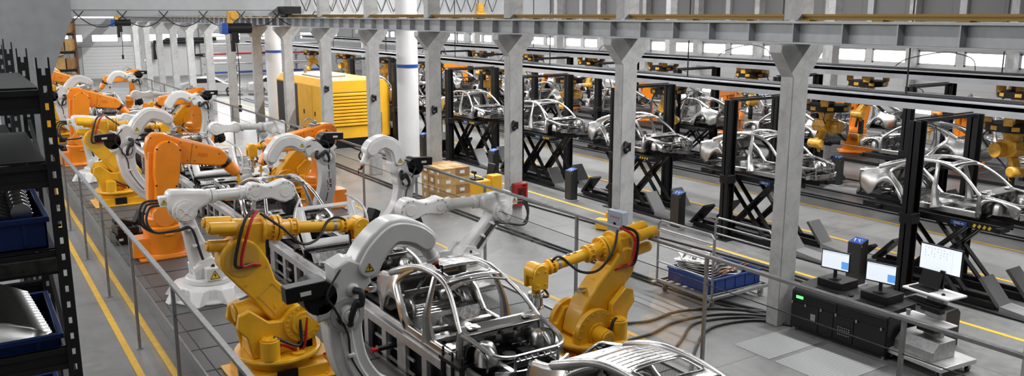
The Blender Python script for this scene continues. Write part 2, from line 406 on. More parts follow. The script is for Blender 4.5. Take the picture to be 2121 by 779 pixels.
YB = 85.0
bw = []
for x0, x1, z0, z1 in ((7.2, 9.05, 3.35, 4.02), (9.35, 10.1, 3.35, 4.02), (10.8, 13.0, 3.35, 4.02), (13.3, 14.1, 3.35, 4.02), (15.4, 16.4, 3.35, 4.02), (16.7, 18.2, 3.35, 4.02),
                       (8.6, 12.9, 5.42, 5.62), (13.3, 16.8, 5.42, 5.62), (17.2, 21, 5.42, 5.62), (14.6, 15.3, 1.5, 1.75), (17.3, 20.2, 1.5, 1.8), (20.6, 24, 1.5, 1.8), (20.6, 24, 3.35, 4.02), (25, 29, 3.35, 4.02), (30, 34, 3.35, 4.02)):
    bw.append((x0, x1, z0, z1))
wall_with_windows('wall_back', YB, 'x', -6, 42, 11, bw)
for i, w in enumerate(bw):
    m = MB(); t = .05
    m.bx(w[0], w[0] + t, YB + .05, YB + .12, w[2], w[3]); m.bx(w[1] - t, w[1], YB + .05, YB + .12, w[2], w[3]); m.bx(w[0], w[1], YB + .05, YB + .12, w[2], w[2] + t); m.bx(w[0], w[1], YB + .05, YB + .12, w[3] - t, w[3])
    fr = struct(m.build('window_%d' % (len(wins) + i + 1), WALLM))
    m = MB(); m.bx(w[0] + t, w[1] - t, YB + .15, YB + .18, w[2] + t, w[3] - t); m.build('pane', WINM, fr)
for i, x in enumerate((9.2, 14.7, 20.3)):
    m = MB(); m.bx(x - .3, x + .3, YB - .5, YB, 0, 10); struct(m.build('trim_%d' % (41 + i), CONC))
m = MB(); m.bx(9.6, 20, YB - .2, YB, 2.95, 3.05); m.bx(-6, 42, YB - .25, YB, 4.9, 5.3); struct(m.build('trim_44', BEAMG))
# dock door recess
m = MB(); m.bx(9.9, 14.2, YB - .08, YB, .1, 2.95); m.bx(15.6, 20, YB - .08, YB, .1, 2.6)
for k in range(9): m.bx(9.9, 14.2, YB - .11, YB - .08, .3 + k * .3, .32 + k * .3)
struct(m.build('door_1', GREYP))
m = MB(); m.bx(-6.3, -6, -3, 90, 0, 11); struct(m.build('wall_left', mat('mid_grey_wall', (.22, .22, .22), 0, .7)))
m = MB(); m.bx(-6, 42, -3.3, -3, 0, 11); struct(m.build('wall_front', mat('grey_front_wall', (.14, .14, .14), 0, .7)))
m = MB(); m.bx(-6, 42, -3, 90, 11, 11.2)
for k in range(24): m.bx(-6, 42, -1 + k * 3.9, -.75 + k * 3.9, 10.3, 11)
struct(m.build('ceiling', mat('dark_roof_deck', (.10, .10, .105), 0, .7)))

# painted floor lines
def line(x, y0, y1, w=.11):
    m = MB(); m.bx(x - w / 2, x + w / 2, y0, y1, .001, .005); return m
LINEY = mat('yellow_floor_paint', (.72, .42, .035), 0, .55, noise=.18, nscale=7)
for i, (x, y0, y1) in enumerate(((2.04, 2, 80), (2.52, 2, 80), (9.93, 0, 60), (15.6, -2, 60), (18.95, -2, 60), (21.65, -2, 60), (31.0, -2, 60))):
    struct(line(x, y0, y1).build('trim_%d' % (50 + i), LINEY))

# ------------------------------------------------------------------ columns, beam, crane
ORD = ['nearest', 'second', 'third', 'fourth', 'fifth', 'sixth', 'seventh', 'eighth', 'ninth', 'tenth', 'eleventh', 'twelfth', 'thirteenth', 'fourteenth', 'fifteenth']
def column_mesh():
    m = MB(); X = 12.66
    w = .21
    prof = [(-w, 0), (w, 0), (w, 4.66), (.57, 5.10), (.57, 5.24), (-.57, 5.24), (-.57, 5.10), (-w, 4.66)]
    m.prism(prof, -.14, .14)
    return m
colm = column_mesh().build('column_1', CONC, bevel=.015)
struct(colm); colm.location = (12.66, 10.05, 0)
upper = MB(); upper.bx(-.21, .21, -.14, .14, 5.66, 10.3); up = upper.build('trim_60', CONC); struct(up); up.location = (12.66, 10.05, 0)
for k in range(-1, 15):
    if k == 0: continue
    c = colm.copy(); COL.objects.link(c); c.name = 'column_%d' % (k + 2 if k > 0 else 20); c.location = (12.66, 10.05 + 4.6 * k, 0)
    c2 = up.copy(); COL.objects.link(c2); c2.name = 'trim_%d' % (62 + k); c2.location = (12.66, 10.05 + 4.6 * k, 0)
m = MB(); X = 12.66
m.bx(X - .22, X + .22, -3, 84, 5.245, 5.275); m.bx(X - .22, X + .22, -3, 84, 5.6, 5.64); m.bx(X - .02, X + .02, -3, 84, 5.275, 5.6)
for k in range(-2, 84): m.bx(X - .2, X + .2, k - .01, k + .01, 5.275, 5.6)
struct(m.build('trim_90', BEAMG))
m = MB(); m.bx(X - .05, X + .05, -3, 84, 5.66, 5.74); m.bx(X - .09, X + .09, -3, 84, 5.72, 5.76)
for k in range(0, 60): m.bx(X - .15, X + .15, k * 1.4 - .1, k * 1.4 + .1, 5.64, 5.665)
tag(m.build('crane_rail', BRASS), 'ochre brown crane rail running along the top of the long grey beam', 'rail')
# far row of columns in the middle of the right-hand bays
fc = MB(); fc.bx(-.22, .22, -.16, .16, 0, 10.3); fco = struct(fc.build('column_30', CONC, bevel=.01)); fco.location = (29.4, 12.4, 0)
for k in range(1, 10):
    c = fco.copy(); COL.objects.link(c); c.name = 'column_%d' % (30 + k); c.location = (29.4, 12.4 + 9.2 * k, 0)
# short capital haunch of the left column row beside the camera
m = MB(); m.prism([(-.3, 0), (.21, 0), (.21, 4.45), (.72, 5.68), (.72, 8), (-1.5, 8), (-1.5, 5.68), (-.3, 4.45)], -.2, .2)
lc = struct(m.build('column_50', BEAMG, bevel=.01)); lc.location = (.8, 14, 0)
# round columns with a blue band
def round_col(loc, r, label):
    t = thing('round_column', loc, 0, label, 'column', 'white round columns with blue band')
    m = MB(); m.cyl((0, 0, 0), (0, 0, 10.2), r, n=40); m.build('shaft', mat('white_wash', (.66, .66, .66), 0, .6, noise=.06, nscale=1.5), t)
    m = MB(); m.cyl((0, 0, 3.72), (0, 0, 3.85), r + .012, n=40, cap=False); m.build('blue_band', BLUED, t)
    m = MB(); m.cyl((0, 0, 0), (0, 0, .12), r + .05, n=40); m.build('footing', CONC, t)
round_col((15.0, 30.4, 0), .42, 'wide white round column with blue band behind the stacked cardboard boxes')
round_col((14.85, 46.5, 0), .42, 'white round column with blue band just left of the yellow generator')

# travelling crane girder with festoon cable
g = thing('bridge_crane_girder', (0, 37.6, 0), 0, 'light grey overhead crane girder spanning the left bay at the top of the photo', 'crane')
m = MB(); m.bx(-4.5, 12.5, -.35, .35, 5.78, 7.2); m.bx(-4.5, 12.5, -.45, .45, 5.70, 5.78); m.build('box_girder', CRANEW, g)
m = MB(); m.bx(12.2, 12.95, -1.2, 1.2, 5.78, 6.1); m.build('end_carriage', BLACKM, g)
m = MB(); m.bx(-4.5, 12.3, -.60, -.56, 5.92, 5.94); m.build('festoon_track', BLACKM, g)
fx = MB(); x = -3.6
while x < 12:
    fx.tube([(x + 1.9 * i / 10, -.6, 5.9 - .62 * (1 - ((i - 5) / 5) ** 2)) for i in range(11)], .022, n=6, smooth=1); x += 1.55
fx.build('festoon_cable', RUBBER, g)
g2 = thing('bridge_crane_girder', (0, 38.4, 0), 0, 'pale crane girder with looped cables in the bay behind the concrete columns', 'crane')
m = MB(); m.bx(13.1, 27.5, -.3, .3, 5.82, 7.2); m.bx(13.1, 27.5, -.4, .4, 5.72, 5.82); m.build('box_girder', CRANEW, g2)
fx = MB(); x = 13.4
while x < 23.5:
    fx.tube([(x + .62 * i / 8, -.5, 6.75 - .85 * (1 - abs(i - 4) / 4) ** .7) for i in range(9)], .02, n=6, smooth=2); x += .62
fx.build('festoon_cable', RUBBER, g2)

def hoist(loc, label, s=1, cable=4.5):
    t = thing('electric_hoist', loc, 0, label, 'hoist', None, s)
    m = MB(); m.cyl((-.25, 0, -.1), (.75, 0, -.1), .22, n=20); m.bx(-.1, .2, -.15, .15, -.7, -.2); m.cyl((-.05, -.1, -1.05), (-.05, -.1, -.6), .1); m.build('motor_body', BLACK, t, bevel=.02)
    m = MB(); m.bx(-.5, -.24, -.24, .24, -.34, .12); m.build('gearbox', BLUED, t, bevel=.03)
    m = MB(); m.cyl((.05, -.2, .42), (.05, .2, .42), .17); m.bx(-.18, .0, -.12, .12, .1, .6); m.bolts((.05, -.2, .42), (0, -1, 0), .12, 8); m.build('trolley', HANGY, t, bevel=.01)
    m = MB(); m.tube([(.1, 0, -.3), (.16, 0, -cable * .5), (.1, 0, -cable)], .022, n=6); m.build('control_cable', RUBBER, t)
    m = MB(); m.bx(.04, .16, -.05, .05, -cable - .28, -cable); m.build('pendant', BLACK, t, bevel=.01)
    return t
hoist((9.95, 36.3, 5.3), 'black and blue electric hoist with yellow trolley under the left crane girder', 1.0, 3.3)
hoist((9.1, 59, 5.35), 'small distant dark hoist hanging above the left row of robots', .95, 2.2)
h3 = MB(); h3.cyl((-.2, 0, 0), (.3, 0, 0), .16); h3.bx(-.1, .2, -.12, .12, .12, .6)
h3o = tag(h3.build('hoist_trolley', HANGY, bevel=.02), 'small ochre hoist trolley on the girder behind the columns', 'hoist'); h3o.location = (22.9, 37.95, 5.75)

# ================================================================== ROBOTS
# local frame of every robot: x = reach, z = up, joints given as (x, z) in the robot's working plane
def v3(p, y=0): return (p[0], y, p[1])
def rad(p, q): return math.atan2(q[1] - p[1], q[0] - p[0])

def orange_robot(name, label, group, J2, J3, J5, tip, arm_yaw=0, letters=True, tool=True):
    t = thing(name, (0, 0, 0), 0, label, 'robot', group)
    # foot
    m = MB(); pl = [(-.55, -.5), (-.62, -.42), (-.62, .42), (-.55, .5), (.5, .5), (.6, .42), (.6, -.42), (.5, -.5)]
    m.prism(pl, 0, .05, 'xy'); m.lathe([(.5, .05), (.45, .1), (.44, .62), (.47, .66), (.47, .74), (.40, .78)]); m.bx(-.72, -.3, -.26, .26, .06, .5)
    m.bolts((0, 0, .05), (0, 0, 1), .56, 8, .025, .03); m.build('base', ORANGE, t, bevel=.012)
    m = MB(); m.box((.05, -.47, .58), (.2, .03, .05)); m.build('base_bracket', ORANGE, t, bevel=.01)
    # carousel
    m = MB(); m.lathe([(.40, .78), (.42, .80), (.42, .95), (.34, 1.0)], n=28)
    m.prism(ribbon([(J2[0] * .3, .8), (J2[0], J2[1])], [.62, .5]), -.30, .30); m.cyl(v3(J2, -.42), v3(J2, .42), .26, n=28); m.build('carousel', ORANGE, t, bevel=.02)
    m = MB(); m.cyl(v3(J2, .42), v3(J2, .58), .2, n=24); m.cyl(v3(J2, .58), v3(J2, .62), .14, n=24); m.build('shoulder_motor', ORANGE, t, bevel=.01)
    # lower arm: box body with a tombstone-shaped cover
    d = Vector((J3[0] - J2[0], J3[1] - J2[1])); L = d.length; u = d.normalized(); n = Vector((u.y, -u.x))
    def loc(a, b): return (J2[0] + u.x * a + n.x * b, J2[1] + u.y * a + n.y * b)
    prof = [loc(-.22, -.2), loc(-.25, .0), loc(-.22, .22), loc(.3, .24), loc(.62, .25), loc(L - .5, .28), loc(L, .29)]
    prof += [loc(L + .29 * math.sin(math.radians(k)), .29 * math.cos(math.radians(k))) for k in range(15, 180, 15)]
    prof += [loc(L, -.29), loc(L - .5, -.28), loc(.7, -.23), loc(.3, -.22)]
    m = MB(); m.prism(prof, -.40, -.17); m.build('lower_arm_cover', ORANGE, t, bevel=.025)
    prof2 = [loc(-.2, -.24), loc(-.2, .2), loc(.5, .2), loc(L, .22), loc(L, -.4), loc(.4, -.34)]
    m = MB(); m.prism(prof2, -.17, .24); m.build('lower_arm', ORANGE, t, bevel=.02)
    m = MB()
    for k in (20, 90, 160): p = loc(L + .27 * math.sin(math.radians(k)), .27 * math.cos(math.radians(k))); m.cyl(v3(p, -.41), v3(p, -.395), .022, n=8)
    for b in (-.22, .22): p = loc(L - .75, b); m.cyl(v3(p, -.41), v3(p, -.395), .022, n=8)
    m.build('cover_screws', BLACKM, t)
    # upper arm, may be turned a little about the vertical
    a = thing_part = bpy.data.objects.new('upper_arm', None)
    e = Vector((J5[0] - J3[0], J5[1] - J3[1])); E_ = e.length; ua = math.atan2(e.y, e.x)
    up = [(-.46, .02), (-.44, .26), (-.34, .40), (-.1, .43), (.3, .36), (.62, .31), (E_ - .05, .22), (E_ + .08, .17), (E_ + .17, .02), (E_ + .13, -.14), (E_, -.20), (.55, -.23), (.2, -.26), (-.1, -.3), (-.38, -.22)]
    m = MB(); m.prism(up, -.165, .2); m.cyl((0, -.2, 0), (0, .3, 0), .25, n=28)
    ua_o = m.build('upper_arm', ORANGE, t, bevel=.045, seg=3)
    ua_o.location = v3(J3); ua_o.rotation_euler = (0, -ua, arm_yaw)
    m = MB(); m.bx(.56, .572, -.17, .205, -.21, .29); m.bx(.05, .08, -.12, .12, .35, .42)
    for x, z in ((.3, .26), (.5, -.14), (.66, -.13), (.66, .2), (E_ - .05, .1), (-.35, .3)): m.cyl((x, -.175, z), (x, -.16, z), .02, n=8)
    o = m.build('seam_and_screws', mat('dark_orange_gap', (.25, .08, .01), 0, .6), ua_o)
    m = MB(); m.bx(.0, .3, -.1, .14, .36, .44); m.bx(.08, .2, .0, .1, .44, .52); m.tube([(.1, .1, .5), (.3, .16, .6), (.6, .1, .36)], .018); m.cyl((.2, -.08, .42), (.34, -.08, .47), .03)
    m.build('cable_connectors', GALV, ua_o, bevel=.006)
    if letters: text_mesh('lettering', 'ABB', .13, mat('embossed_orange', (.62, .17, .015), 0, .4), ua_o, (E_ * .66, -.168, .03), (PI / 2, 0, 0), .006)
    # wrist
    ta = math.atan2(tip[1] - J5[1], tip[0] - J5[0]) - ua; tl = math.hypot(tip[0] - J5[0], tip[1] - J5[1])
    dx, dz = math.cos(ta), math.sin(ta)
    def w(d0, y=0, off=0): return (E_ + dx * d0, y, dz * d0)
    m = MB(); m.cyl(w(.08), w(.24), .15, n=24); wr = m.build('wrist_ring', BLACKM, ua_o, bevel=.01)
    m = MB(); m.cyl(w(.24), w(.26), .13); m.cyl(w(.26), w(.28), .15); m.cyl(w(.28), w(tl - .12), .15, .125, n=24); m.cyl(w(tl - .12), w(tl - .08), .10, .07); m.build('wrist', ORANGE, ua_o, bevel=.01)
    if tool:
        m = MB(); tx = w(tl - .06); tx = Vector(tx)
        R = Matrix.Rotation(ua, 4, 'Y')
        dn = (R @ Vector((0, 0, -1)))
        m.bar(tx, tx + dn * .18, .07, .05); m.bar(tx + dn * .14 - Vector((.08, 0, 0)), tx + dn * .14 + Vector((.08, 0, 0)), .04, .05); m.bar(tx + dn * .14, tx + dn * .42, .03, .03)
        m.build('tool_head', YELLOW, ua_o, bevel=.004)
    return t

def dumbbell_robot(name, label, group, J2, J3, P1, P2, wrist_dir=(.35, -1)):
    """white robot: bolted link shaped like a dumbbell between P1 and P2"""
    t = thing(name, (0, 0, 0), 0, label, 'robot', group)
    m = MB(); m.lathe([(.80, 0), (.80, .05), (.70, .07), (.66, .28), (.62, .30)], n=40)
    for k in range(8):
        a = 2 * PI * k / 8 + .2; R = Matrix.Rotation(a, 3, 'Z')
        m.prism([(.62, 0), (.9, 0), (.9, .05), (.66, .28)], -.16, .16) if False else None
        vs = [R @ Vector(p) for p in ((.6, -.22, 0), (.92, -.1, 0), (.92, .1, 0), (.6, .22, 0), (.6, -.22, .29), (.74, -.12, .27), (.74, .12, .27), (.6, .22, .29))]
        m.add(vs, [(3, 2, 1, 0), (4, 5, 6, 7), (0, 1, 5, 4), (1, 2, 6, 5), (2, 3, 7, 6), (3, 0, 4, 7)])
    m.build('base', WHITE, t, bevel=.015)
    m = MB(); m.lathe([(.46, .30), (.48, .32), (.48, .40), (.45, .43)], n=40); m.prism([(-.34, .43), (.36, .43), (.42, .62), (J2[0] + .26, J2[1] + .12), (J2[0] + .1, J2[1] + .3), (J2[0] - .15, J2[1] + .24), (-.22, .72), (-.36, .66)], -.30, -.16)
    m.prism([(-.34, .43), (.36, .43), (.42, .62), (J2[0] + .26, J2[1] + .12), (J2[0] + .1, J2[1] + .3), (J2[0] - .15, J2[1] + .24), (-.22, .72), (-.36, .66)], .16, .30)
    m.build('turret', WHITE, t, bevel=.02)
    m = MB(); m.bx(-.18, .14, -.52, -.3, .42, .68); jb = m.build('junction_box', WHITE, t, bevel=.02); warning_sign(jb, (-.02, -.522, .54), .2)
    u = Vector((J3[0] - J2[0], J3[1] - J2[1])); L = u.length; u.normalize()
    prof = ribbon([(J2[0] + u.x * k * L, J2[1] + u.y * k * L) for k in (-.14, 0, .25, .6, .9, 1.0, 1.08)], [.34, .46, .42, .31, .28, .28, .2])
    m = MB(); m.prism(prof, -.15, .15); m.cyl(v3(J2, -.26), v3(J2, .26), .24, n=32); m.build('lower_arm', WHITE, t, bevel=.05, seg=3)
    for s in (-1, 1):
        m = MB(); m.cyl(v3(J3, s * .16), v3(J3, s * .24), .235, n=32); m.cyl(v3(J3, s * .24), v3(J3, s * .30), .18, n=32); m.cyl(v3(J3, s * .30), v3(J3, s * .305), .15, .15, n=32)
        for k in range(4):
            a = PI / 4 + k * PI / 2; m.bar((J3[0] + .03 * math.cos(a), s * .31, J3[1] + .03 * math.sin(a)), (J3[0] + .14 * math.cos(a), s * .31, J3[1] + .14 * math.sin(a)), .028, .014, up=(0, 1, 0))
        m.cyl(v3(J3, s * .3), v3(J3, s * .325), .035, n=16); m.bolts(v3(J3, s * .24), (0, s, 0), .208, 12, .012, .012)
        m.build('elbow_cap', WHITE, t, bevel=.008)
    e = Vector((P1[0] - J3[0], P1[1] - J3[1])); ang = math.atan2(P1[1] - J3[1] - .22, P1[0] - J3[0]);
    c, s_ = math.cos(ang), math.sin(ang)
    def q(a, b): return (J3[0] + c * a - s_ * b, J3[1] + .0 + s_ * a + c * b)
    m = MB()
    m.prism([q(-.3, .02), q(-.32, .1), q(-.3, .38), q(-.22, .42), q(.1, .40), q(.5, .345), q(.5, .10), q(.22, -.06), q(.05, -.12), q(-.12, -.1)], -.165, .165)
    m.build('elbow_housing', WHITE, t, bevel=.07, seg=3)
    D = math.hypot(P1[0] - J3[0], P1[1] - J3[1]);
    A, B = Vector(v3(q(.46, .22))), Vector(v3(P1)); dd = (B - A).normalized()
    m = MB(); m.cyl(A, A + dd * .08, .145, n=28); m.cyl(A + dd * .1, A + dd * .18, .15, n=28); m.cyl(A, B, .115, n=28); m.cyl(B - dd * .30, B - dd * .18, .145, n=28); m.cyl(B - dd * .28, B - dd * .26, .16, n=28)
    m.bolts(B - dd * .26, -dd, .148, 12, .012, .02); m.bolts(A + dd * .18, dd, .13, 12, .01, .012)
    m.build('forearm_tube', WHITE, t, bevel=.008)
    # dumbbell link
    L2 = math.hypot(P2[0] - P1[0], P2[1] - P1[1]); a2 = math.atan2(P2[1] - P1[1], P2[0] - P1[0])
    def w(a, b): return (P1[0] + math.cos(a2) * a - math.sin(a2) * b, P1[1] + math.sin(a2) * a + math.cos(a2) * b)
    r1, r2 = .19, .235
    out = [w(r1 * math.cos(math.radians(k)), r1 * math.sin(math.radians(k))) for k in range(55, 306, 18)]
    out += [w(L2 * .35, -.135), w(L2 * .55, -.14)] + [w(L2 + r2 * math.cos(math.radians(k)), r2 * math.sin(math.radians(k))) for k in range(-115, 116, 18)] + [w(L2 * .55, .14), w(L2 * .35, .135)]
    m = MB(); m.prism(out, -.17, .17); m.build('wrist_link', WHITE, t, bevel=.035, seg=3)
    m = MB()
    for s in (-1, 1):
        for (p, r) in ((P1, .085), (P2, .12)): m.lathe([(r, s * .17), (r, s * .178), (r - .015, s * .178), (r - .015, s * .172)], (p[0], 0, p[1]), 'y', 28) if False else m.cyl(v3(p, s * .165), v3(p, s * .18), r, n=28)
    m.build('joint_cap', WHITE, t, bevel=.006)
    m = MB()
    for s in (-1, 1):
        for k in range(70, 300, 38): m.cyl(v3(w(.155 * math.cos(math.radians(k)), .155 * math.sin(math.radians(k))), s * .165), v3(w(.155 * math.cos(math.radians(k)), .155 * math.sin(math.radians(k))), s * .182), .013, n=6)
        for k in range(-105, 110, 35): m.cyl(v3(w(L2 + .2 * math.cos(math.radians(k)), .2 * math.sin(math.radians(k))), s * .165), v3(w(L2 + .2 * math.cos(math.radians(k)), .2 * math.sin(math.radians(k))), s * .182), .013, n=6)
        for a, b in ((.5, .11), (.5, -.11)): m.cyl(v3(w(L2 * a, b), s * .165), v3(w(L2 * a, b), s * .182), .013, n=6)
    m.build('link_bolts', GALV, t)
    wd = Vector((wrist_dir[0], 0, wrist_dir[1])).normalized(); c0 = Vector(v3(P2))
    m = MB(); m.cyl(c0 + wd * .2, c0 + wd * .26, .17, n=28); m.cyl(c0 + wd * .26, c0 + wd * .46, .18, .165, n=28); m.cyl(c0 + wd * .46, c0 + wd * .52, .13); m.bx(c0.x - .02, c0.x + .1, -.18, -.12, c0.z - .48, c0.z - .3); m.build('wrist_motor', BLACK, t, bevel=.01)
    # warning box behind the elbow and hoses
    bp = Vector(v3(q(-.3, .2))); 
    m = MB(); m.box(bp + Vector((-.06, 0, 0)), (.16, .22, .2)); bb = m.build('terminal_box', WHITE, t, bevel=.015)
    for s in (-1, 1): warning_sign(bb, (bp.x - .06, s * .111, bp.z), .12, s)
    m = MB()
    for k in range(3):
        y = -.08 + .06 * k - .1; o = .05 * k; x0 = bp.x - .14
        pA = Vector((x0, y + .1, bp.z - .02 + .04 * (k - 1))); mid = Vector((J2[0] + u.x * L * .72, -.2 - .03 * k, J2[1] + u.y * L * .72)); mid2 = Vector((J2[0] + u.x * L * .3, -.2 - .03 * k, J2[1] + u.y * L * .3))
        m.tube([pA, pA + Vector((-.18 - o, 0, -.03)), pA + Vector((-.26 - o, -.05, -.28 - o)), pA + Vector((-.12, -.12, -.5 - o)), mid + Vector((-.25, 0, .0)), mid, mid2, (J2[0], -.3, J2[1] + .05), (-.02, -.42, .72), (-.02, -.42, .66)], .024, n=8, smooth=5)
    m.build('hose_bundle', RUBBER, t)
    m = MB()
    for k in (.72, .45): c = Vector((J2[0] + u.x * L * k, -.2, J2[1] + u.y * L * k)); MB().box(c, (.17, .14, .05), Matrix.Rotation(-math.atan2(u.y, u.x) + PI / 2, 3, 'Y')).build('hose_clamp', WHITE, t, bevel=.01)
    return t

def yellow_robot(name, label, group, J2, J3, EL, WR, GT, body_back=-1, wide=False):
    """heavy yellow robot: J2 shoulder, J3 big disc at the top of the arm, EL forearm axis start, WR wrist centre, GT gripper tip"""
    t = thing(name, (0, 0, 0), 0, label, 'robot', group)
    m = MB(); m.bx(-.62, .62, -.55, .55, 0, .22); m.bx(-.75, .75, -.66, .66, 0, .04); m.bx(.45, .8, -.3, .2, .04, .26); m.bolts((0, 0, .04), (0, 0, 1), .82, 8, .03, .03)
    m.build('base', YELLOW, t, bevel=.015)
    m = MB(); m.bx(-.2, .12, -.58, -.54, .03, .24); m.bx(.42, .55, -.31, -.29, .08, .2); m.build('connector_panel', BLACK, t, bevel=.005)
    m = MB(); m.lathe([(.50, .22), (.52, .28), (.50, .34), (.66, .36), (.68, .40), (.66, .44)], n=48); m.build('turntable', YELLOW, t, bevel=.008)
    # saddle with two cheeks and counter-weight motor
    z0 = .44
    b = -1
    out = [(-.5, z0), (.52, z0), (.5, .62), (J2[0] + .34, J2[1] + .05), (J2[0] + .2, J2[1] + .3), (J2[0] - .1, J2[1] + .3), (J2[0] - .32, J2[1] + .08), (-.22, .98), (-.5, 1.22), (-.66, 1.16), (-.7, .95), (-.56, .78)]
    m = MB(); m.prism(out, -.36, -.24); m.prism(out, .22, .34); m.bx(-.5, .3, -.26, .24, z0, .66); m.build('saddle', YELLOW, t, bevel=.02)
    GR = .40 if wide else .30
    for s in (-1, 1):
        m = MB(); c = v3(J2, s * .34)
        m.cyl(v3(J2, s * .30), v3(J2, s * .40), GR, n=40); m.cyl(v3(J2, s * .40), v3(J2, s * .43), .19, n=30); m.cyl(v3(J2, s * .43), v3(J2, s * .44), .12, n=30)
        m.bolts(v3(J2, s * .40), (0, s, 0), GR - .045, 20, .016, .018)
        m.build('shoulder_gear', YELLOW, t, bevel=.006)
    m = MB(); m.cyl(v3(J2, -.66), v3(J2, -.40), .14, n=28); m.cyl(v3(J2, -.70), v3(J2, -.66), .12, n=28); m.bolts(v3(J2, -.70), (0, -1, 0), .08, 8, .012, .012)
    if body_back: m.build('shoulder_motor', YELLOW, t, bevel=.01)
    m = MB(); m.cyl((-.62, .0, 1.10), (-.08, .0, 1.16), .17, n=28); m.cyl((-.08, 0, 1.16), (-.04, 0, 1.165), .20, n=28); m.cyl((-.66, 0, 1.095), (-.62, 0, 1.10), .13, n=28); m.build('balancer_cylinder', YELLOW, t, bevel=.01)
    m = MB(); m.cyl((-.04, 0, 1.165), (.22, 0, 1.19), .045); m.build('balancer_rod', CHROME, t)
    m = MB(); m.cyl((-.26, -.46, .44), (-.26, -.46, .74), .15, n=28); m.cyl((-.26, -.46, .74), (-.26, -.46, .77), .12, n=28); m.bolts((-.26, -.46, .77), (0, 0, 1), .09, 6, .014, .014); m.build('servo_canister', YELLOW, t, bevel=.008)
    m = MB(); m.cyl((.16, -.5, .44), (.16, -.5, .48), .1, n=24); m.cyl((.16, -.5, .48), (.16, -.5, .56), .018, n=8); m.bx(.2, .45, -.36, -.32, .44, .62); m.build('filler_cap', YELLOW, t, bevel=.006)
    # lower arm: deep boomerang plate with a disc head
    u = Vector((J3[0] - J2[0], J3[1] - J2[1])); L = u.length; u.normalize(); n = Vector((-u.y, u.x))
    def l(a, c): return (J2[0] + u.x * a + n.x * c, J2[1] + u.y * a + n.y * c)
    sg = 1 if J3[0] < J2[0] else -1
    hr_ = .22 if wide else .32; gr = .38 if wide else .30
    prof = [l(-.22, -.16), l(-.26, .06), l(-.15, .26), l(.12, .30), l(.5, .31), l(L * .55, .29), l(L - .3, .31)]
    if wide: prof = [l(-.2, -.2), l(-.22, .1), l(-.05, .34), l(.25, .40), l(.42, .34), l(L * .75, .22), l(L - .15, .26)]
    prof += [l(L + hr_ * math.sin(math.radians(k)), hr_ * math.cos(math.radians(k))) for k in range(0, 181, 15)]
    prof += [l(L - .3, -.24), l(L * .55, -.30), l(.3, -.34), l(.05, -.3)] if wide else [l(L - .3, -.28), l(L * .55, -.16), l(.4, -.2), l(.1, -.28)]
    m = MB(); m.prism(prof, -.22 if wide else -.19, .19); m.build('lower_arm', YELLOW, t, bevel=.03, seg=2)
    for s in (() if wide else (-1, 1)):
        m = MB(); m.cyl(v3(J3, s * .192), v3(J3, s * .20), .26, n=36)
        pa, pb, pc, pd = l(.35, .2), l(L * .55, .2), l(L * .55, -.08), l(.35, -.1)
        for p, q_ in ((pa, pb), (pb, pc), (pc, pd), (pd, pa)): m.bar(v3(p, s * .192), v3(q_, s * .192), .012, .006, up=(0, 1, 0))
        for p in (pa, pb, pc, pd, l(L - .35, .22), l(L - .35, -.2), l(.15, .2)): m.cyl(v3(p, s * .19), v3(p, s * .205), .02, n=6)
        m.build('arm_cover', mat('ochre_cover', (.66, .38, .06), .1, .4), t)
    # forearm
    f = Vector((WR[0] - EL[0], 0, WR[1] - EL[1])); F = f.length; f.normalize(); A = Vector(v3(EL))
    m = MB(); m.bar(A - f * .1 + Vector((0, 0, -.42)), A - f * .1 + Vector((0, 0, .12)), .34, .26, up=tuple(f)); m.cyl(A - f * .42, A + f * .18, .17, n=28); m.cyl(A + f * .0, A + f * .05, .25, n=32)
    m.cyl(A - f * .62, A - f * .42, .10, n=24)
    m.build('elbow_housing', YELLOW, t, bevel=.015)
    m = MB()
    for y, z in ((-.15, .06), (.12, .09), (.0, -.24)):
        o = Vector((0, y, z)); m.cyl(A - f * .40 + o, A - f * .78 + o, .095, n=22); m.cyl(A - f * .78 + o, A - f * .81 + o, .075, n=22); m.bolts(A - f * .81 + o, -f, .055, 6, .01, .01)
    m.build('axis_motor', YELLOW, t, bevel=.008)
    m = MB(); m.cyl(A + f * .18, A + f * .24, .2, n=32); m.cyl(A + f * .26, A + f * .30, .205, n=32); m.bolts(A + f * .30, f, .175, 16, .015, .03); m.bolts(A + f * .18, -f, .175, 16, .015, .03)
    m.cyl(A + f * .30, A + f * .5, .125, n=28); m.cyl(A + f * .46, A + f * .49, .145, n=28); m.cyl(A + f * .56, A + f * .59, .145, n=28); m.cyl(A + f * .5, A + f * .56, .12, n=28); m.bolts(A + f * .49, f, .128, 10, .012, .06)
    m.cyl(A + f * .5, A + f * (F - .32), .098, .088, n=28); m.cyl(A + f * (F - .34), A + f * (F - .30), .12, n=28); m.cyl(A + f * (F - .26), A + f * (F - .22), .12, n=28); m.bolts(A + f * (F - .3), f, .105, 10, .01, .05); m.cyl(A + f * (F - .32), A + f * (F - .1), .085, n=28)
    m.build('forearm', YELLOW, t, bevel=.005)
    m = MB(); m.cyl(A + f * (F * .72), A + f * (F * .72 + .05), .093, .0925, n=28); m.build('grey_band', GALV, t)
    m = MB()
    for k in (.52, .60): p = A + f * (F * k); m.box(p + Vector((0, -.0, .095)), (.05, .06, .012), Matrix.Rotation(math.atan2(-f.z, f.x), 3, 'Y')); 
    m.build('marking_plate', BLACK, t)
    W = Vector(v3(WR)); m = MB()
    m.prism([(W.x + .13 * math.cos(math.radians(k)), W.z + .13 * math.sin(math.radians(k))) for k in range(0, 181, 20)] + [(W.x - .12, W.z - .26), (W.x + .12, W.z - .26)], -.16, -.1)
    m.prism([(W.x + .13 * math.cos(math.radians(k)), W.z + .13 * math.sin(math.radians(k))) for k in range(0, 181, 20)] + [(W.x - .12, W.z - .26), (W.x + .12, W.z - .26)], .1, .16)
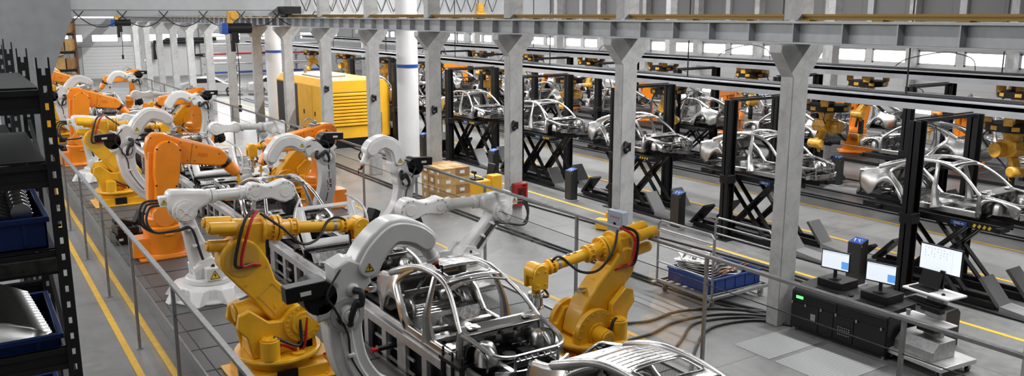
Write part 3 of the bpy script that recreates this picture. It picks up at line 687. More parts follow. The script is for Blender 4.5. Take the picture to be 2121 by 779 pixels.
    m.cyl((W.x, -.11, W.z), (W.x, .11, W.z), .14, n=28); m.bx(W.x - .07, W.x + .07, -.1, .1, W.z - .24, W.z)
    for s in (-1, 1):
        for dx in (-.07, .07):
            for dz in (.02, -.18): m.cyl((W.x + dx, s * .16, W.z + dz), (W.x + dx, s * .175, W.z + dz), .018, n=8)
    m.build('wrist_yoke', YELLOW, t, bevel=.01)
    m = MB(); m.cyl((W.x, 0, W.z - .34), (W.x, 0, W.z - .24), .07, n=20); m.build('wrist_neck', YELLOW, t)
    if GT:
        m = MB(); m.cyl((W.x, 0, W.z - .40), (W.x, 0, W.z - .34), .13, n=24)
        for k in range(4): a = k * PI / 2 + .5; m.cyl((W.x + .09 * math.cos(a), .09 * math.sin(a), W.z - .56), (W.x + .09 * math.cos(a), .09 * math.sin(a), W.z - .40), .022, n=8)
        m.cyl((W.x, 0, W.z - .56), (W.x, 0, W.z - .42), .07, n=20); m.cyl((W.x, 0, W.z - .60), (W.x, 0, W.z - .56), .12, n=24); m.cyl((W.x, 0, W.z - .72), (W.x, 0, W.z - .60), .05, n=16); m.cyl((W.x, 0, GT[1]), (W.x, 0, W.z - .70), .03, .045, n=12)
        m.build('gripper', CHROME, t, bevel=.004)
    # hoses
    m = MB(); hp = l(L - .02, .0)
    m.tube([A - f * .1 + Vector((0, -.1, .3)), A - f * .3 + Vector((0, -.25, .15)), v3(l(L + .05, .12), -.27), v3(l(L - .1, -.02), -.25), v3(l(L - .2, -.1), -.2)], .026, smooth=6)
    m.build('black_hose', RUBBER, t); m = MB(); m.tube([A + f * .0 + Vector((0, -.1, .26)), A + f * .28 + Vector((0, -.33, .05)), A + f * .55 + Vector((0, -.3, -.2)), A + f * .85 + Vector((0, -.2, -.16)), A + f * 1.1 + Vector((0, -.05, .1)), A + f * (F - .3) + Vector((0, -.05, .12)), W + Vector((.12 * (1 if f.x > 0 else -1) * -1, .12, -.15)), W + Vector((-.18 * f.x, -.08, -.4)), W + Vector((0, -.1, -.38))], .022, smooth=6)
    m.build('black_hose', RUBBER, t); m = MB(); m.tube([v3(l(.1, 0), -.42), v3((J2[0] - .1, J2[1] - .3), -.5), (-.1, -.5, .72), (-.2, -.48, .78)], .026, smooth=6)
    m.build('black_hose', RUBBER, t)
    m = MB()
    m.tube([A - f * .05 + Vector((0, -.1, .3)), A - f * .22 + Vector((0, -.28, .12)), v3(l(L + .0, .05), -.28), v3(l(L - .15, -.08), -.25), v3(l(L - .25, -.14), -.2)], .024, smooth=6)
    m.build('red_hose', RED, t); m = MB(); m.tube([v3(l(.05, -.1), -.42), v3((J2[0] - .05, J2[1] - .4), -.46), (-.05, -.42, .6), (-.15, -.4, .56)], .024, smooth=6)
    m.build('red_hose', RED, t); m = MB(); m.tube([(.6, -.4, .3), (.75, -.5, .32), (.8, -.45, .1)], .02)
    m.build('red_hose', RED, t)
    return t

def curved_robot(name, label, group, base, el, blk, arcp, tip, belly=.35, side=-1, letters=True, plate=False):
    """white robot with banana-shaped arms: base (x,z), elbow el, shoulder block blk, upper arc points, torch tip"""
    t = thing(name, (0, 0, 0), 0, label, 'robot', group)
    m = MB(); m.lathe([(.5, 0), (.5, .05), (.4, .08), (.36, .26), (.38, .3)], n=32); m.bx(-.52, .52, -.2, .2, 0, .04); m.bx(-.2, .2, -.52, .52, 0, .04); m.cyl((base[0], -.24, base[1]), (base[0], .24, base[1]), .25, n=28); m.bx(-.22, .22, -.2, .2, .3, base[1]); m.build('base', WHITE, t, bevel=.02)
    mx, mz = (base[0] + el[0]) / 2, (base[1] + el[1]) / 2
    d = Vector((el[0] - base[0], el[1] - base[1])); L = d.length; nn = Vector((d.y, -d.x)).normalized()
    if nn.y > 0: nn = -nn
    pts = [base, (base[0] + d.x * .33 + nn.x * belly * .85, base[1] + d.y * .33 + nn.y * belly * .85), (base[0] + d.x * .62 + nn.x * belly * .95, base[1] + d.y * .62 + nn.y * belly * .95), (base[0] + d.x * .86 + nn.x * belly * .5, base[1] + d.y * .86 + nn.y * belly * .5), el]
    sp = smooth_pts(pts, 6); N = len(sp)
    m = MB(); m.prism(ribbon(sp, [.46 - .05 * math.sin(PI * i / (N - 1)) for i in range(N)]), -.15, .15); m.cyl(v3(el, -.17), v3(el, .17), .25, n=32); m.build('lower_arm', WHITE, t, bevel=.03, seg=2)
    m = MB(); m.prism(ribbon(sp[2:-2], .16), -.175, .175); m.build('arm_rib', WHITE, t, bevel=.02)
    m = MB()
    for s in (-1, 1):
        MB().lathe([(.21, s * .16), (.21, s * .21), (.155, s * .21), (.155, s * .17)], v3(el), 'y', 32).build('elbow_ring', GREYP, t)
        MB().cyl(v3(el, s * .15), v3(el, s * .29), .11, n=24).cyl(v3(el, s * .29), v3(el, s * .31), .08, n=24).build('elbow_cap', WHITE, t, bevel=.01)
    # block between elbow and upper arm
    e2 = Vector((blk[0] - el[0], blk[1] - el[1])); l2 = e2.length; e2.normalize(); n2 = Vector((e2.y, -e2.x))
    def b(a, c): return (el[0] + e2.x * a + n2.x * c, el[1] + e2.y * a + n2.y * c)
    m = MB(); m.prism([b(-.06, -.24), b(-.1, .08), b(.1, .2), b(l2 * .55, .2), b(l2 - .1, .3), b(l2 + .12, .2), b(l2 + .2, -.02), b(l2 + .1, -.2), b(l2 * .7, -.16), b(l2 * .4, -.28), b(.1, -.40), b(-.1, -.36)], -.18, .18)
    m.cyl(v3(b(l2 * .62, .05), -.22), v3(b(l2 * .62, .05), .22), .08, n=20); m.build('joint_block', WHITE, t, bevel=.03)
    mc = b(l2 * .45, -.34); m = MB(); m.cyl(v3(mc, -.18), v3(mc, .2), .21, n=24); m.build('elbow_motor', BLACK, t, bevel=.01)
    m = MB(); R = Matrix.Rotation(-.05, 3, 'Y'); cc = Vector(v3(mc)) + Vector((-.18, -.14, .12)); m.box(cc, (.5, .18, .19), R); bx_ = m.build('control_box', BLACK, t, bevel=.012)
    m = MB(); m.box(cc + Vector((-.02, -.092, -.01)), (.13, .006, .05), R); m.build('white_label', PAPER, bx_)
    m = MB(); m.cyl(v3(b(l2 * .1, -.22), -.1), v3(b(l2 * .5, -.3), -.2), .035); m.cyl(v3(b(-.04, -.3), .1), v3(b(l2 * .3, -.5), .1), .03); m.bx(mc[0] - .05, mc[0] + .1, .18, .3, mc[1] - .1, mc[1] + .08); m.build('motor_bracket', BLACKM, t)
    # upper arm
    ap = smooth_pts(arcp, 7); NA = len(ap)
    wd = [.30 - .05 * i / (NA - 1) for i in range(NA)]
    core = arc(arcp[0][0], arcp[0][1], .16, 0, 360, 18)[:-1]
    m = MB(); m.prism(band(ap, [.37 - .07 * i / (NA - 1) for i in range(NA)]), -.17, .15); m.build('upper_arm', WHITE, t, bevel=.04, seg=3)
    for s in (-1, 1):
        yy = (-.165, -.215) if s < 0 else (.145, .19)
        m = MB(); m.prism(band(ap, [.25 - .03 * i / (NA - 1) for i in range(NA)]), *yy); m.build('side_cover', WHITE, t, bevel=.014)
    m = MB()
    for i in (3, NA // 2, NA - 4):
        for sgn in (1, -1):
            a_, c_ = ap[i - 1], ap[i + 1]; dx, dz = c_[0] - a_[0], c_[1] - a_[1]; ll = math.hypot(dx, dz)
            p = (ap[i][0] - dz / ll * .1 * sgn, ap[i][1] + dx / ll * .1 * sgn)
            m.cyl(v3(p, -.185), v3(p, -.165), .014, n=6)
    m.build('cover_screws', GALV, t)
    warning_sign(t, (ap[0][0], -.217, ap[0][1]), .12)
    # link from block to the arc start
    m = MB(); m.cyl(v3(b(l2 + .02, 0), 0), v3(ap[2], 0), .14, .12, n=24); m.cyl(v3(b(l2 * .9, .0), 0), v3(b(l2 * .9 + .08, .02), 0), .18, n=24); m.build('shoulder_link', WHITE, t, bevel=.02)
    # forearm
    E_ = Vector(v3(arcp[-1])); T = Vector(v3(tip)); fd = (T - E_).normalized(); FL = (T - E_).length
    m = MB(); m.cyl(E_, E_ + fd * FL * .52, .115, .075, n=24); m.cyl(E_ + fd * FL * .5, E_ + fd * FL * .60, .095, n=24); m.cyl(E_ + fd * FL * .60, E_ + fd * FL * .64, .06, n=20); m.build('forearm', WHITE, t, bevel=.01)
    m = MB(); m.cyl(E_ + fd * FL * .63, E_ + fd * FL * .70, .05, n=16); m.build('torch_collar', mat('orange_red_plastic', (.7, .1, .02), 0, .4), t)
    m = MB(); m.cyl(E_ + fd * FL * .70, E_ + fd * FL * .86, .036, .022, n=14); m.tube([E_ + fd * FL * .86, T + Vector((0, 0, .1)), T + Vector((.01, 0, -.02))], .012); m.tube([E_ + Vector((.05, .13, .05)), E_ + fd * .2 + Vector((.1, .16, .05)), E_ + fd * FL * .5 + Vector((.03, .1, .02))], .02); m.build('torch', BLACK, t)
    # big corrugated hose from block to elbow and thin cable down the arm
    s0 = -1
    m = MB(); h0 = Vector(v3(b(l2 * .62, .05), s0 * .22))
    m.tube([h0, h0 + Vector((.06, s0 * .08, -.02)), h0 + Vector((.04, s0 * .1, -.16)), Vector(v3(el, s0 * .3)) + Vector((.08, 0, .16)), Vector(v3(el, s0 * .3)) + Vector((0, 0, 0)), Vector(v3(el, s0 * .26)) + Vector((.0, 0, -.12))], .042, n=10, smooth=6); m.build('corrugated_hose', RUBBER, t)
    m = MB(); m.tube([v3(b(l2 + .1, -.1), s0 * .16), v3(b(l2 * .6, -.3), s0 * .26), v3(b(.1, -.2), s0 * .26), v3(sp[-6], s0 * .2), v3(sp[N // 2 + 2], s0 * .17), v3(sp[N // 2 - 5], s0 * .17), v3(sp[4], s0 * .18)], .014, n=6, smooth=5); m.build('signal_cable', RUBBER, t)
    m = MB()
    for i in (N // 2 + 3, N // 2 - 5): MB().box(v3(sp[i], s0 * .185), (.08, .05, .05)).build('cable_clip', WHITE, t, bevel=.01)
    if plate:
        px = sp[N // 2 - 2]; Y = -.176; m = MB(); m.bx(px[0] - .09, px[0] + .09, Y - .006, Y, px[1] - .14, px[1] + .14); sg = m.build('safety_plate', PAPER, t); Y -= .006
        m = MB()
        for z0 in (.1, .06, .02, -.06, -.1): m.bx(px[0] - .07, px[0] - .005, Y - .003, Y, px[1] + z0 - .012, px[1] + z0 + .012)
        m.tube([(px[0] + .06, Y, px[1] - .1), (px[0] + .03, Y, px[1] - .03), (px[0] + .045, Y, px[1] + .05)], .008, n=6); m.tube([(px[0] + .07, Y, px[1] + .03), (px[0] + .04, Y, px[1] + .02), (px[0] + .02, Y, px[1] - .02)], .006, n=6); m.cyl((px[0] + .045, Y, px[1] + .075), (px[0] + .045, Y - .003, px[1] + .075), .016, n=10)
        m.build('plate_print', BLACK, sg)
        mm_ = MB(); mm_.bx(px[0] - .07, px[0] - .005, Y - .005, Y - .003, px[1] - .045, px[1] - .025); mm_.build('plate_red_bar', REDP, sg)
    if letters and plate:
        mid = ap[3]; text_mesh('lettering', 'TB-1400', .07, BLACK, t, (ap[1][0] * .5 + b(l2, 0)[0] * .5, -.20, ap[1][1] * .5 + b(l2, 0)[1] * .5 - .05), (PI / 2, .3, 0), .002).scale = (-1, 1, 1)
    return t

PZ = .16   # top of the walkway grating
GA, GW, GY, GC = 'orange robots along the left side of the line', 'white bolted-link robots on the left side', 'yellow robots on the left side', 'white curved-arm robots on the left side'
period = 15.0
# left side of the line, reaching towards +x
A1 = orange_robot('orange_robot', 'nearest big orange robot on the left grating, arm reaching right over the line', GA, (0, 1.02), (.18, 2.46), (1.40, 2.24), (1.84, 1.74), arm_yaw=-.12)
A1.location = (3.78, 20.84, PZ)
W1 = dumbbell_robot('white_robot', 'white robot with bolted dumbbell-shaped link, in front of the nearest orange robot', GW, (-.1, .55), (-.43, 1.82), (.98, 2.02), (1.6, 1.98), (.35, -1)); W1.location = (3.95, 17.25, PZ)
Y1 = yellow_robot('yellow_robot', 'nearest yellow robot on left grating, at bottom of photo, horizontal arm to the right', GY, (.3, .88), (-.52, 1.98), (-.18, 2.38), (1.45, 2.22), None, 0); Y1.location = (3.86, 12.68, PZ)
C1 = curved_robot('curved_arm_robot', 'large white banana-armed robot with red-tipped torch over the nearest car body', GC, (0, .55), (-1.03, 2.08), (-.98, 2.55), [(-.74, 2.62), (-.62, 2.80), (-.38, 2.98), (-.1, 2.93), (.06, 2.82)], (.36, 2.30), .36); C1.location = (4.68, 9.35, PZ)
lab = {'A': ['second nearest orange robot on the left grating, seen above the second white curved robot', 'third orange robot on the left grating, half hidden by the dark rack post', 'fourth orange robot on the left side, small and far', 'farthest orange robot of the left side'],
       'W': ['second white bolted-link robot on the left side, black hoses looping at its elbow', 'third white bolted-link robot on the left side, far away', 'fourth white bolted-link robot on the left side', 'farthest white bolted-link robot of the left side'],
       'Y': ['second nearest yellow robot of the left side, squat base on grating beside the handrail', 'third yellow robot of the left side, small, behind the rack post', 'fourth yellow robot of the left side', 'farthest yellow robot of the left side'],
       'C': ['second white banana-armed robot of the left side, in front of the second orange robot', 'third white banana-armed robot of the left side', 'fourth white banana-armed robot of the left side', 'farthest white banana-armed robot of the left side']}
for k in range(1, 4):
    for r, c in ((A1, 'A'), (W1, 'W'), (Y1, 'Y'), (C1, 'C')):
        dup(r, (r.location.x, r.location.y + period * k, PZ), None, lab[c][k - 1])
# right side, reaching towards -x (turned round)
GA2, GW2, GY2, GC2 = 'orange robots along the right side of the line', 'white bolted-link robots on the right side', 'yellow robots on the right side', 'white curved-arm robots on the right side'
AR = orange_robot('orange_robot', 'big orange robot on the right of the line in front of the yellow generator', GA2, (.0, .80), (-.1, 2.05), (1.4, 1.95), (1.75, 1.35), letters=False); AR.location = (8.75, 23.7, PZ); AR.scale = (-1, 1, 1)
WR_ = dumbbell_robot('white_robot', 'white robot with bolted dumbbell-shaped link reaching left from beside the right handrail', GW2, (-.1, .5), (-.95, 1.42), (.55, 1.70), (1.22, 1.70), (-.45, -1)); WR_.location = (8.7, 15.3, PZ); WR_.scale = (-1, 1, 1)
YR = yellow_robot('yellow_robot', 'nearest yellow robot on the right, gripper hanging beside the nearest car body', GY2, (.12, .56), (-.62, 1.62), (-.5, 1.86), (1.05, 1.66), (1.05, .9), -1, True); YR.location = (8.35, 10.45, PZ); YR.scale = (-1, 1, 1)
CR = curved_robot('curved_arm_robot', 'white banana-armed robot holding an orange-tipped torch left of the cardboard boxes', GC2, (0, .4), (-.95, 1.72), (-.8, 2.12), [(-.78, 2.22), (-.7, 2.5), (-.45, 2.66), (-.2, 2.60), (-.1, 2.5)], (.18, 1.98), .3, plate=True); CR.location = (7.85, 18.2, PZ); CR.scale = (-1, 1, 1)
CM = curved_robot('curved_arm_robot', 'white banana-armed robot standing in front of the orange robot by the generator', GC2, (0, .4), (-.2, 1.90), (.2, 2.22), [(.48, 2.26), (.72, 2.38), (1.0, 2.34), (1.22, 2.1), (1.27, 1.98)], (1.28, 1.55), .12, plate=True); CM.location = (7.9, 21.5, PZ); CM.scale = (-1, 1, 1)
labR = {'A': ['second orange robot on the right of the line, in front of the first tall columns', 'third orange robot on the right of the line, small'],
        'W': ['second white bolted-link robot on the right, dull grey arm before the bare concrete columns', 'third white bolted-link robot on the right, far'],
        'Y': ['second yellow robot on the right of the line, straight arm ending in a lit gripper', 'third yellow robot on the right of the line, diagonal arm'],
        'C': ['distant white banana-armed robot on the right with black motor cluster, near the control cable', 'farthest white banana-armed robot on the right']}
for k in range(1, 3):
    dup(AR, (8.75, 23.7 + period * k, PZ), None, labR['A'][k - 1]); dup(WR_, (8.7, 15.3 + period * k, PZ), None, labR['W'][k - 1])
    dup(YR, (8.35, 10.45 + period * k, PZ), None, labR['Y'][k - 1]); dup(CM, (8.5, 21.5 + period * k, PZ), None, labR['C'][k - 1])

# ================================================================== CAR BODIES (bare steel)
# car frame: y = 0 at the front bumper, 4.6 at the tail; x lateral; z = 0 at the sill
ELL = [(1.0, .0), (.85, .6), (.3, .85), (-.4, .85), (-.95, .5), (-1.0, -.1), (-.6, -.7), (.4, -.8), (.9, -.45)]
def car_body(name, label, group, full=True, fenders=False, cat='car body'):
    t = thing(name, (0, 0, 0), 0, label, cat, group)
    if full:
        for s in (-1, 1):
            def p(x, y, z): return (s * x, y, z)
            # roof side rail from A pillar to quarter
            m = MB()
            m.tube([p(.80, 1.08, .50), p(.775, 1.22, .62), p(.70, 1.50, .85), p(.62, 1.80, 1.03), p(.575, 2.1, 1.13), p(.56, 2.5, 1.19), p(.565, 2.95, 1.175), p(.59, 3.3, 1.10), p(.64, 3.65, .97), p(.685, 4.0, .84)],
                   [.036, .042, .045, .046, .048, .05, .055, .07, .09, .07], n=10, smooth=5)
            m.build('roof_rail', STEEL, t)
            m = MB()
            m.tube([p(.80, 1.10, -.02), p(.83, 1.10, .12), p(.825, 1.10, .35), p(.80, 1.12, .55)], [.07, .075, .065, .05], n=8, smooth=4)
            m.build('hinge_pillar', STEEL, t)
            m = MB(); m.prism([(1.04, -.06), (3.2, -.06), (3.25, .10), (3.1, .12), (1.15, .12), (1.04, .1)], s * .76, s * .86, 'yz'); m.build('sill', STEEL, t, bevel=.03, seg=3)
            m = MB()
            SQ = [(1, .5), (-1, .5), (-1, -.5), (1, -.5)]
            m.tube([p(.82, 2.22, .05), p(.82, 2.26, .25), p(.81, 2.30, .50), p(.76, 2.32, .70), p(.66, 2.36, .98), p(.58, 2.40, 1.15)], [.15, .10, .075, .062, .052, .055], n=8, smooth=4)
            m.build('centre_pillar', STEEL, t)
            m = MB(); m.tube([p(.80, 3.0, .08), p(.82, 3.16, .22), p(.81, 3.30, .42), p(.775, 3.50, .60), p(.74, 3.62, .74), p(.70, 3.56, .86), p(.63, 3.36, 1.00), p(.585, 3.16, 1.10)], [.07, .06, .055, .05, .05, .045, .045, .05], n=8, smooth=5)
            m.build('rear_door_frame', STEEL, t)
            # quarter panel with wheel arch
            B = [(3.10, -.04), (3.22, .0), (3.28, .14), (3.34, .30), (3.46, .42), (3.62, .48), (3.80, .47), (3.95, .38), (4.04, .22), (4.10, .06), (4.25, .05), (4.42, .10), (4.56, .2)]
            T = [(3.18, .26), (3.30, .44), (3.40, .54), (3.50, .62), (3.60, .72), (3.62, .80), (3.60, .88), (3.66, .95), (3.80, .93), (3.95, .88), (4.15, .82), (4.38, .77), (4.62, .70)]
            TB = [.83, .82, .81, .79, .75, .72, .69, .655, .67, .68, .69, .69, .66]
            def fn(u, v):
                i = min(int(u * 12), 11); f = u * 12 - i
                by, bz = B[i][0] * (1 - f) + B[i + 1][0] * f, B[i][1] * (1 - f) + B[i + 1][1] * f
                ty, tz = T[i][0] * (1 - f) + T[i + 1][0] * f, T[i][1] * (1 - f) + T[i + 1][1] * f
                tb = TB[i] * (1 - f) + TB[i + 1] * f
                bb = .845 - (.14 * max(0, (by - 4.2) / .36) if by > 4.2 else 0)
                return p(bb * (1 - v) + tb * v + .055 * math.sin(PI * v), by * (1 - v) + ty * v, bz * (1 - v) + tz * v)
            m = MB(); m.grid(fn, 24, 8); m.build('quarter_panel', STEEL, t, thick=.012, sharp=60)
            m = MB()
            def wf(u, v):
                a = math.radians(15 + 150 * u); return p(.84 - .34 * v, 3.66 - .40 * math.cos(a), .06 + .40 * math.sin(a))
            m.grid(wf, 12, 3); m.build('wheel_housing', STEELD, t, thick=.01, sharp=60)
            m = MB(); m.bx(s * .60, s * .70, 4.48, 4.60, .26, .62); m.bx(s * .55, s * .72, 4.45, 4.58, .62, .68); m.build('tail_lamp_mount', STEELD, t, bevel=.02)
        # roof: panel with sunroof opening and pressed ribs
        def rf(u, v):
            y = 1.98 + 1.36 * u; x = -.56 + 1.12 * v
            return (x, y, 1.115 + .075 * math.sin(PI * min(1, .12 + u * .88)) + .035 * (1 - (x / .56) ** 2))
        m = MB(); m.grid(rf, 18, 14, skip=lambda u, v: .13 < u < .47 and .13 < v < .87)
        m.build('roof_panel', STEEL, t, thick=.014, sharp=50)
        m = MB()
        for u in (.54, .62, .70, .78, .86):
            q = [rf(u, v / 8) for v in range(1, 8)]; m.tube([(a, b, c + .004) for a, b, c in q], .012, n=6, smooth=1)
        for v in (.3, .5, .7):
            q = [rf(.5 + .45 * k / 6, v) for k in range(7)]; m.tube([(a, b, c + .003) for a, b, c in q], .012, n=6, smooth=1)
        m.build('roof_ribs', STEEL, t)
        m = MB(); ring = [rf(.13, .13), rf(.13, .5), rf(.13, .87), rf(.3, .9), rf(.47, .87), rf(.47, .5), rf(.47, .13), rf(.3, .1)]
        m.tube([(a, b, c + .005) for a, b, c in ring], .022, n=6, smooth=3, closed=True); m.build('sunroof_frame', STEELD, t)
        m = MB(); m.tube([(-.60, 1.86, 1.06), (-.3, 1.93, 1.12), (0, 1.95, 1.135), (.3, 1.93, 1.12), (.60, 1.86, 1.06)], .055, smooth=4, sec=[(-1, -.25), (1, -.25), (1, .25), (-1, .25)], up=(0, 0, 1))
        for x in (-.32, -.2, .2, .32): m.cyl((x, 1.92, 1.12), (x, 1.92, 1.145), .015, n=8)
        m.build('windscreen_header', STEEL, t)
        m = MB(); m.tube([(-.60, 3.34, 1.06), (0, 3.42, 1.12), (.60, 3.34, 1.06)], .05, smooth=4, sec=[(-1, -.25), (1, -.25), (1, .25), (-1, .25)], up=(0, 0, 1)); m.build('rear_header', STEEL, t)
        # parcel shelf, seat back panel, trunk ring, rear end
        m = MB(); m.box((0, 3.92, .83), (1.3, .34, .03)); m.box((0, 3.72, .80), (1.3, .06, .08))
        for x in (-.4, .4): m.cyl((x, 3.9, .84), (x, 3.9, .86), .1, n=20)
        m.build('parcel_shelf', STEELD, t, bevel=.008)
        m = MB(); m.box((0, 3.62, .50), (1.2, .03, .10)); m.bar((-.6, 3.62, .2), (-.1, 3.66, .78), .07, .03); m.bar((.6, 3.62, .2), (.1, 3.66, .78), .07, .03); m.bar((-.6, 3.66, .78), (.6, 3.66, .78), .05, .04); m.bar((-.62, 3.6, .2), (.62, 3.6, .2), .06, .04); m.build('seat_back_frame', STEELD, t)
        m = MB(); m.tube([(-.68, 4.0, .83), (-.665, 4.3, .76), (-.60, 4.55, .70), (-.3, 4.62, .52), (0, 4.64, .45), (.3, 4.62, .52), (.60, 4.55, .70), (.665, 4.3, .76), (.68, 4.0, .83)], .028, n=8, smooth=4); m.build('boot_frame', STEEL, t)
        m = MB()
        def rp(u, v): x = -.7 + 1.4 * u; return (x, 4.58 - .08 * abs(x) ** 2 + .03 * math.sin(v * PI), .02 + .46 * v - .0 * u)
        m.grid(rp, 12, 5); m.build('rear_panel', STEELD, t, thick=.012); 
    # floor with tunnel and ribs
    def fl(u, v):
        x = -.76 + 1.52 * u; y = 1.1 + 3.4 * v
        z = .0 + (.16 if abs(x) < .13 and y < 3.0 else 0)
        z += .20 * min(1, max(0, (y - 2.95) / .15)) - (.1 * max(0, min(1, (y - 3.75) / .15)))
        return (x, y, z)
    m = MB(); m.grid(fl, 40, 44); 
    for x in (-.64, -.52, -.40, -.28, .28, .40, .52, .64): m.bx(x - .022, x + .022, 1.25, 2.95, .0, .018)
    for y in (3.2, 3.35, 3.5): m.bx(-.6, .6, y, y + .04, .19, .215)
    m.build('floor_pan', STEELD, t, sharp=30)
    m = MB(); 
    for y in (1.55, 2.1, 2.6): m.bx(-.74, -.2, y, y + .12, .02, .11); m.bx(.2, .74, y, y + .12, .02, .11)
    for b in ((-.5, 1.85, .03), (.5, 1.85, .03), (-.45, 2.4, .03), (.45, 2.4, .03)): m.box((b[0], b[1], .03), (.32, .22, .03))
    m.build('seat_crossmember', STEEL, t, bevel=.02)
    m = MB(); m.lathe([(.05, .08), (.28, .09), (.30, .16), (.27, .18), (.26, .12), (.04, .11)], (0, 4.05, .0)); m.build('spare_wheel_well', STEELD, t)
    # firewall, cowl
    def fw(u, v):
        x = -.76 + 1.52 * u; z = .0 + .50 * v
        return (x, 1.14 - .07 * v * (1 - v) * 4, z)
    m = MB(); m.grid(fw, 24, 8)
    for x, z, w_, h_ in ((-.55, .3, .2, .16), (-.25, .36, .24, .1), (.12, .3, .26, .18), (.5, .34, .2, .14), (-.4, .12, .3, .08), (.35, .12, .3, .08)): m.box((x, 1.08, z), (w_, .03, h_))
    for x, z in ((-.1, .2), (.3, .42), (-.62, .42), (.62, .16), (-.02, .42)): m.cyl((x, 1.04, z), (x, 1.09, z), .035, n=14)
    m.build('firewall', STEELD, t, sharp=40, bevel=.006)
    m = MB(); m.prism([(1.0, .50), (1.26, .56), (1.28, .60), (1.18, .60), (1.12, .56), (1.04, .56), (.98, .54)], -.76, .76, 'yz')
    for x in (-.55, .55): m.box((x, 1.12, .60), (.22, .14, .03)); m.cyl((x, 1.12, .61), (x, 1.12, .63), .05, n=16)
    m.build('cowl', STEEL, t, bevel=.008)
    m = MB(); m.tube([(-.76, 1.3, .46), (-.3, 1.36, .50), (.3, 1.36, .50), (.76, 1.3, .46)], .028, smooth=3); m.bar((-.35, 1.36, .5), (-.35, 1.2, .3), .05, .03); m.bar((.1, 1.36, .5), (.1, 1.2, .16), .05, .03); m.build('dashboard_beam', STEELD, t)
    # front end
    for s in (-1, 1):
        def p(x, y, z): return (s * x, y, z)
        m = MB(); m.tube([p(.78, 1.12, .53), p(.765, .9, .52), p(.745, .6, .48), p(.70, .32, .43), p(.58, .14, .41), p(.40, .06, .41)], [.045, .042, .04, .038, .034, .03], n=8, smooth=5); m.build('upper_rail', STEEL, t)
        m = MB(); m.tube([p(.42, 1.1, .0), p(.43, .9, .10), p(.44, .5, .12), p(.44, .02, .12)], .06, smooth=3, sec=[(-.8, -1), (.8, -1), (.8, 1), (-.8, 1)], up=(0, 0, 1)); m.build('lower_rail', STEEL, t)
        m = MB(); m.lathe([(.20, .10), (.19, .3), (.16, .40), (.12, .455), (.05, .46), (.045, .44), (.02, .44)], (s * .55, .72, 0)); m.build('strut_tower', STEEL, t)
        m = MB()
        def wf2(u, v):
            a = math.radians(8 + 164 * u); return p(.50 + .26 * v, .70 - .36 * math.cos(a), .06 + .38 * math.sin(a) + .03 * math.sin(PI * v))
        m.grid(wf2, 14, 5); m.build('wheel_housing', STEELD, t, thick=.01, sharp=60)
        if fenders:
            Bf = [(1.08, .0), (1.06, .12), (1.04, .26), (.96, .38), (.84, .44), (.70, .46), (.54, .44), (.42, .36), (.35, .22), (.30, .1), (.16, .1)]
            Tf = [(1.12, .30), (1.12, .42), (1.08, .50), (1.0, .53), (.88, .53), (.74, .52), (.58, .50), (.44, .47), (.32, .45), (.22, .42), (.12, .36)]
            def ff(u, v):
                i = min(int(u * 10), 9); f = u * 10 - i
                by, bz = Bf[i][0] * (1 - f) + Bf[i + 1][0] * f, Bf[i][1] * (1 - f) + Bf[i + 1][1] * f
                ty, tz = Tf[i][0] * (1 - f) + Tf[i + 1][0] * f, Tf[i][1] * (1 - f) + Tf[i + 1][1] * f
                w = .84 - .3 * max(0, .45 - by) ** 1.2; w2 = .79 - .35 * max(0, .45 - ty) ** 1.2
                return p(w * (1 - v) + w2 * v + .03 * math.sin(PI * v), by * (1 - v) + ty * v, bz * (1 - v) + tz * v)
            m = MB(); m.grid(ff, 20, 5); m.build('front_wing', STEEL, t, thick=.012, sharp=60)
    m = MB(); m.bar((-.42, .05, .42), (.42, .05, .42), .05, .03); m.bar((-.42, .0, .34), (.42, .0, .34), .03, .03)
    for k in range(7): x = -.36 + .12 * k; m.bar((x, .05, .42), (x + .03, .0, .34), .02, .02)
    m.bar((-.42, .02, .42), (-.42, .04, .06), .04, .03); m.bar((.42, .02, .42), (.42, .04, .06), .04, .03); m.bar((-.42, .04, .06), (.42, .04, .06), .05, .04); m.build('radiator_support', STEEL, t)
    m = MB(); m.tube([(-.72, .16, .13), (-.5, .02, .14), (-.25, -.05, .15), (.25, -.05, .15), (.5, .02, .14), (.72, .16, .13)], .055, smooth=4, sec=[(-.4, -1), (.4, -1), (.4, 1), (-.4, 1)], up=(0, 0, 1)); m.build('bumper_beam', CHROME, t)
    m = MB(); m.bx(-.4, .4, .3, .8, .05, .09); m.cyl((-.2, .55, .1), (-.2, .55, .26), .12); m.tube([(-.4, .4, .14), (0, .3, .22), (.35, .5, .16), (.3, .9, .2)], .035); m.box((.18, .62, .16), (.26, .2, .16)); m.build('front_subframe', BLACKM, t, bevel=.01)
    return t

GCc = 'car bodies riding on the central conveyor'; GC1 = 'car bodies raised on the near row of scissor lifts'; GC2_ = 'car bodies in the far row facing the other way'
ZC = .86
car = car_body('car_shell', 'nearest bare steel car body on the conveyor, roof and front end in full view', GCc)
car.location = (6.3, 8.96, ZC); car.scale = (.85,) * 3
car3 = car_body('car_shell', 'nearest raised car body with full front wing, behind the laptop trolley', GC1, fenders=True)
under = car_body('car_floor_assembly', 'open car floor and front end without roof, behind the nearest conveyor car', 'underbodies on the central conveyor', full=False, cat='car underbody')
under.location = (6.3, 13.35, ZC); under.scale = (.85,) * 3
dup(car, (6.3, 4.42, ZC), None, 'car body cut off by the bottom edge, only its dark roof frame showing')
dup(car, (6.3, 17.75, ZC), None, 'second bare car body on the conveyor, seen behind the yellow horizontal arm')
dup(car, (6.3, 26.9, ZC), None, 'third bare car body on the conveyor beneath the tip of the nearest orange robot')
dup(car, (6.3, 36, ZC), None, 'small distant car body on the conveyor between the second orange robots')
dup(car, (6.3, 45, ZC), None, 'farthest car body on the conveyor')
dup(under, (6.3, 22.4, ZC), None, 'open car floor without roof, farther back below the nearest orange arm')
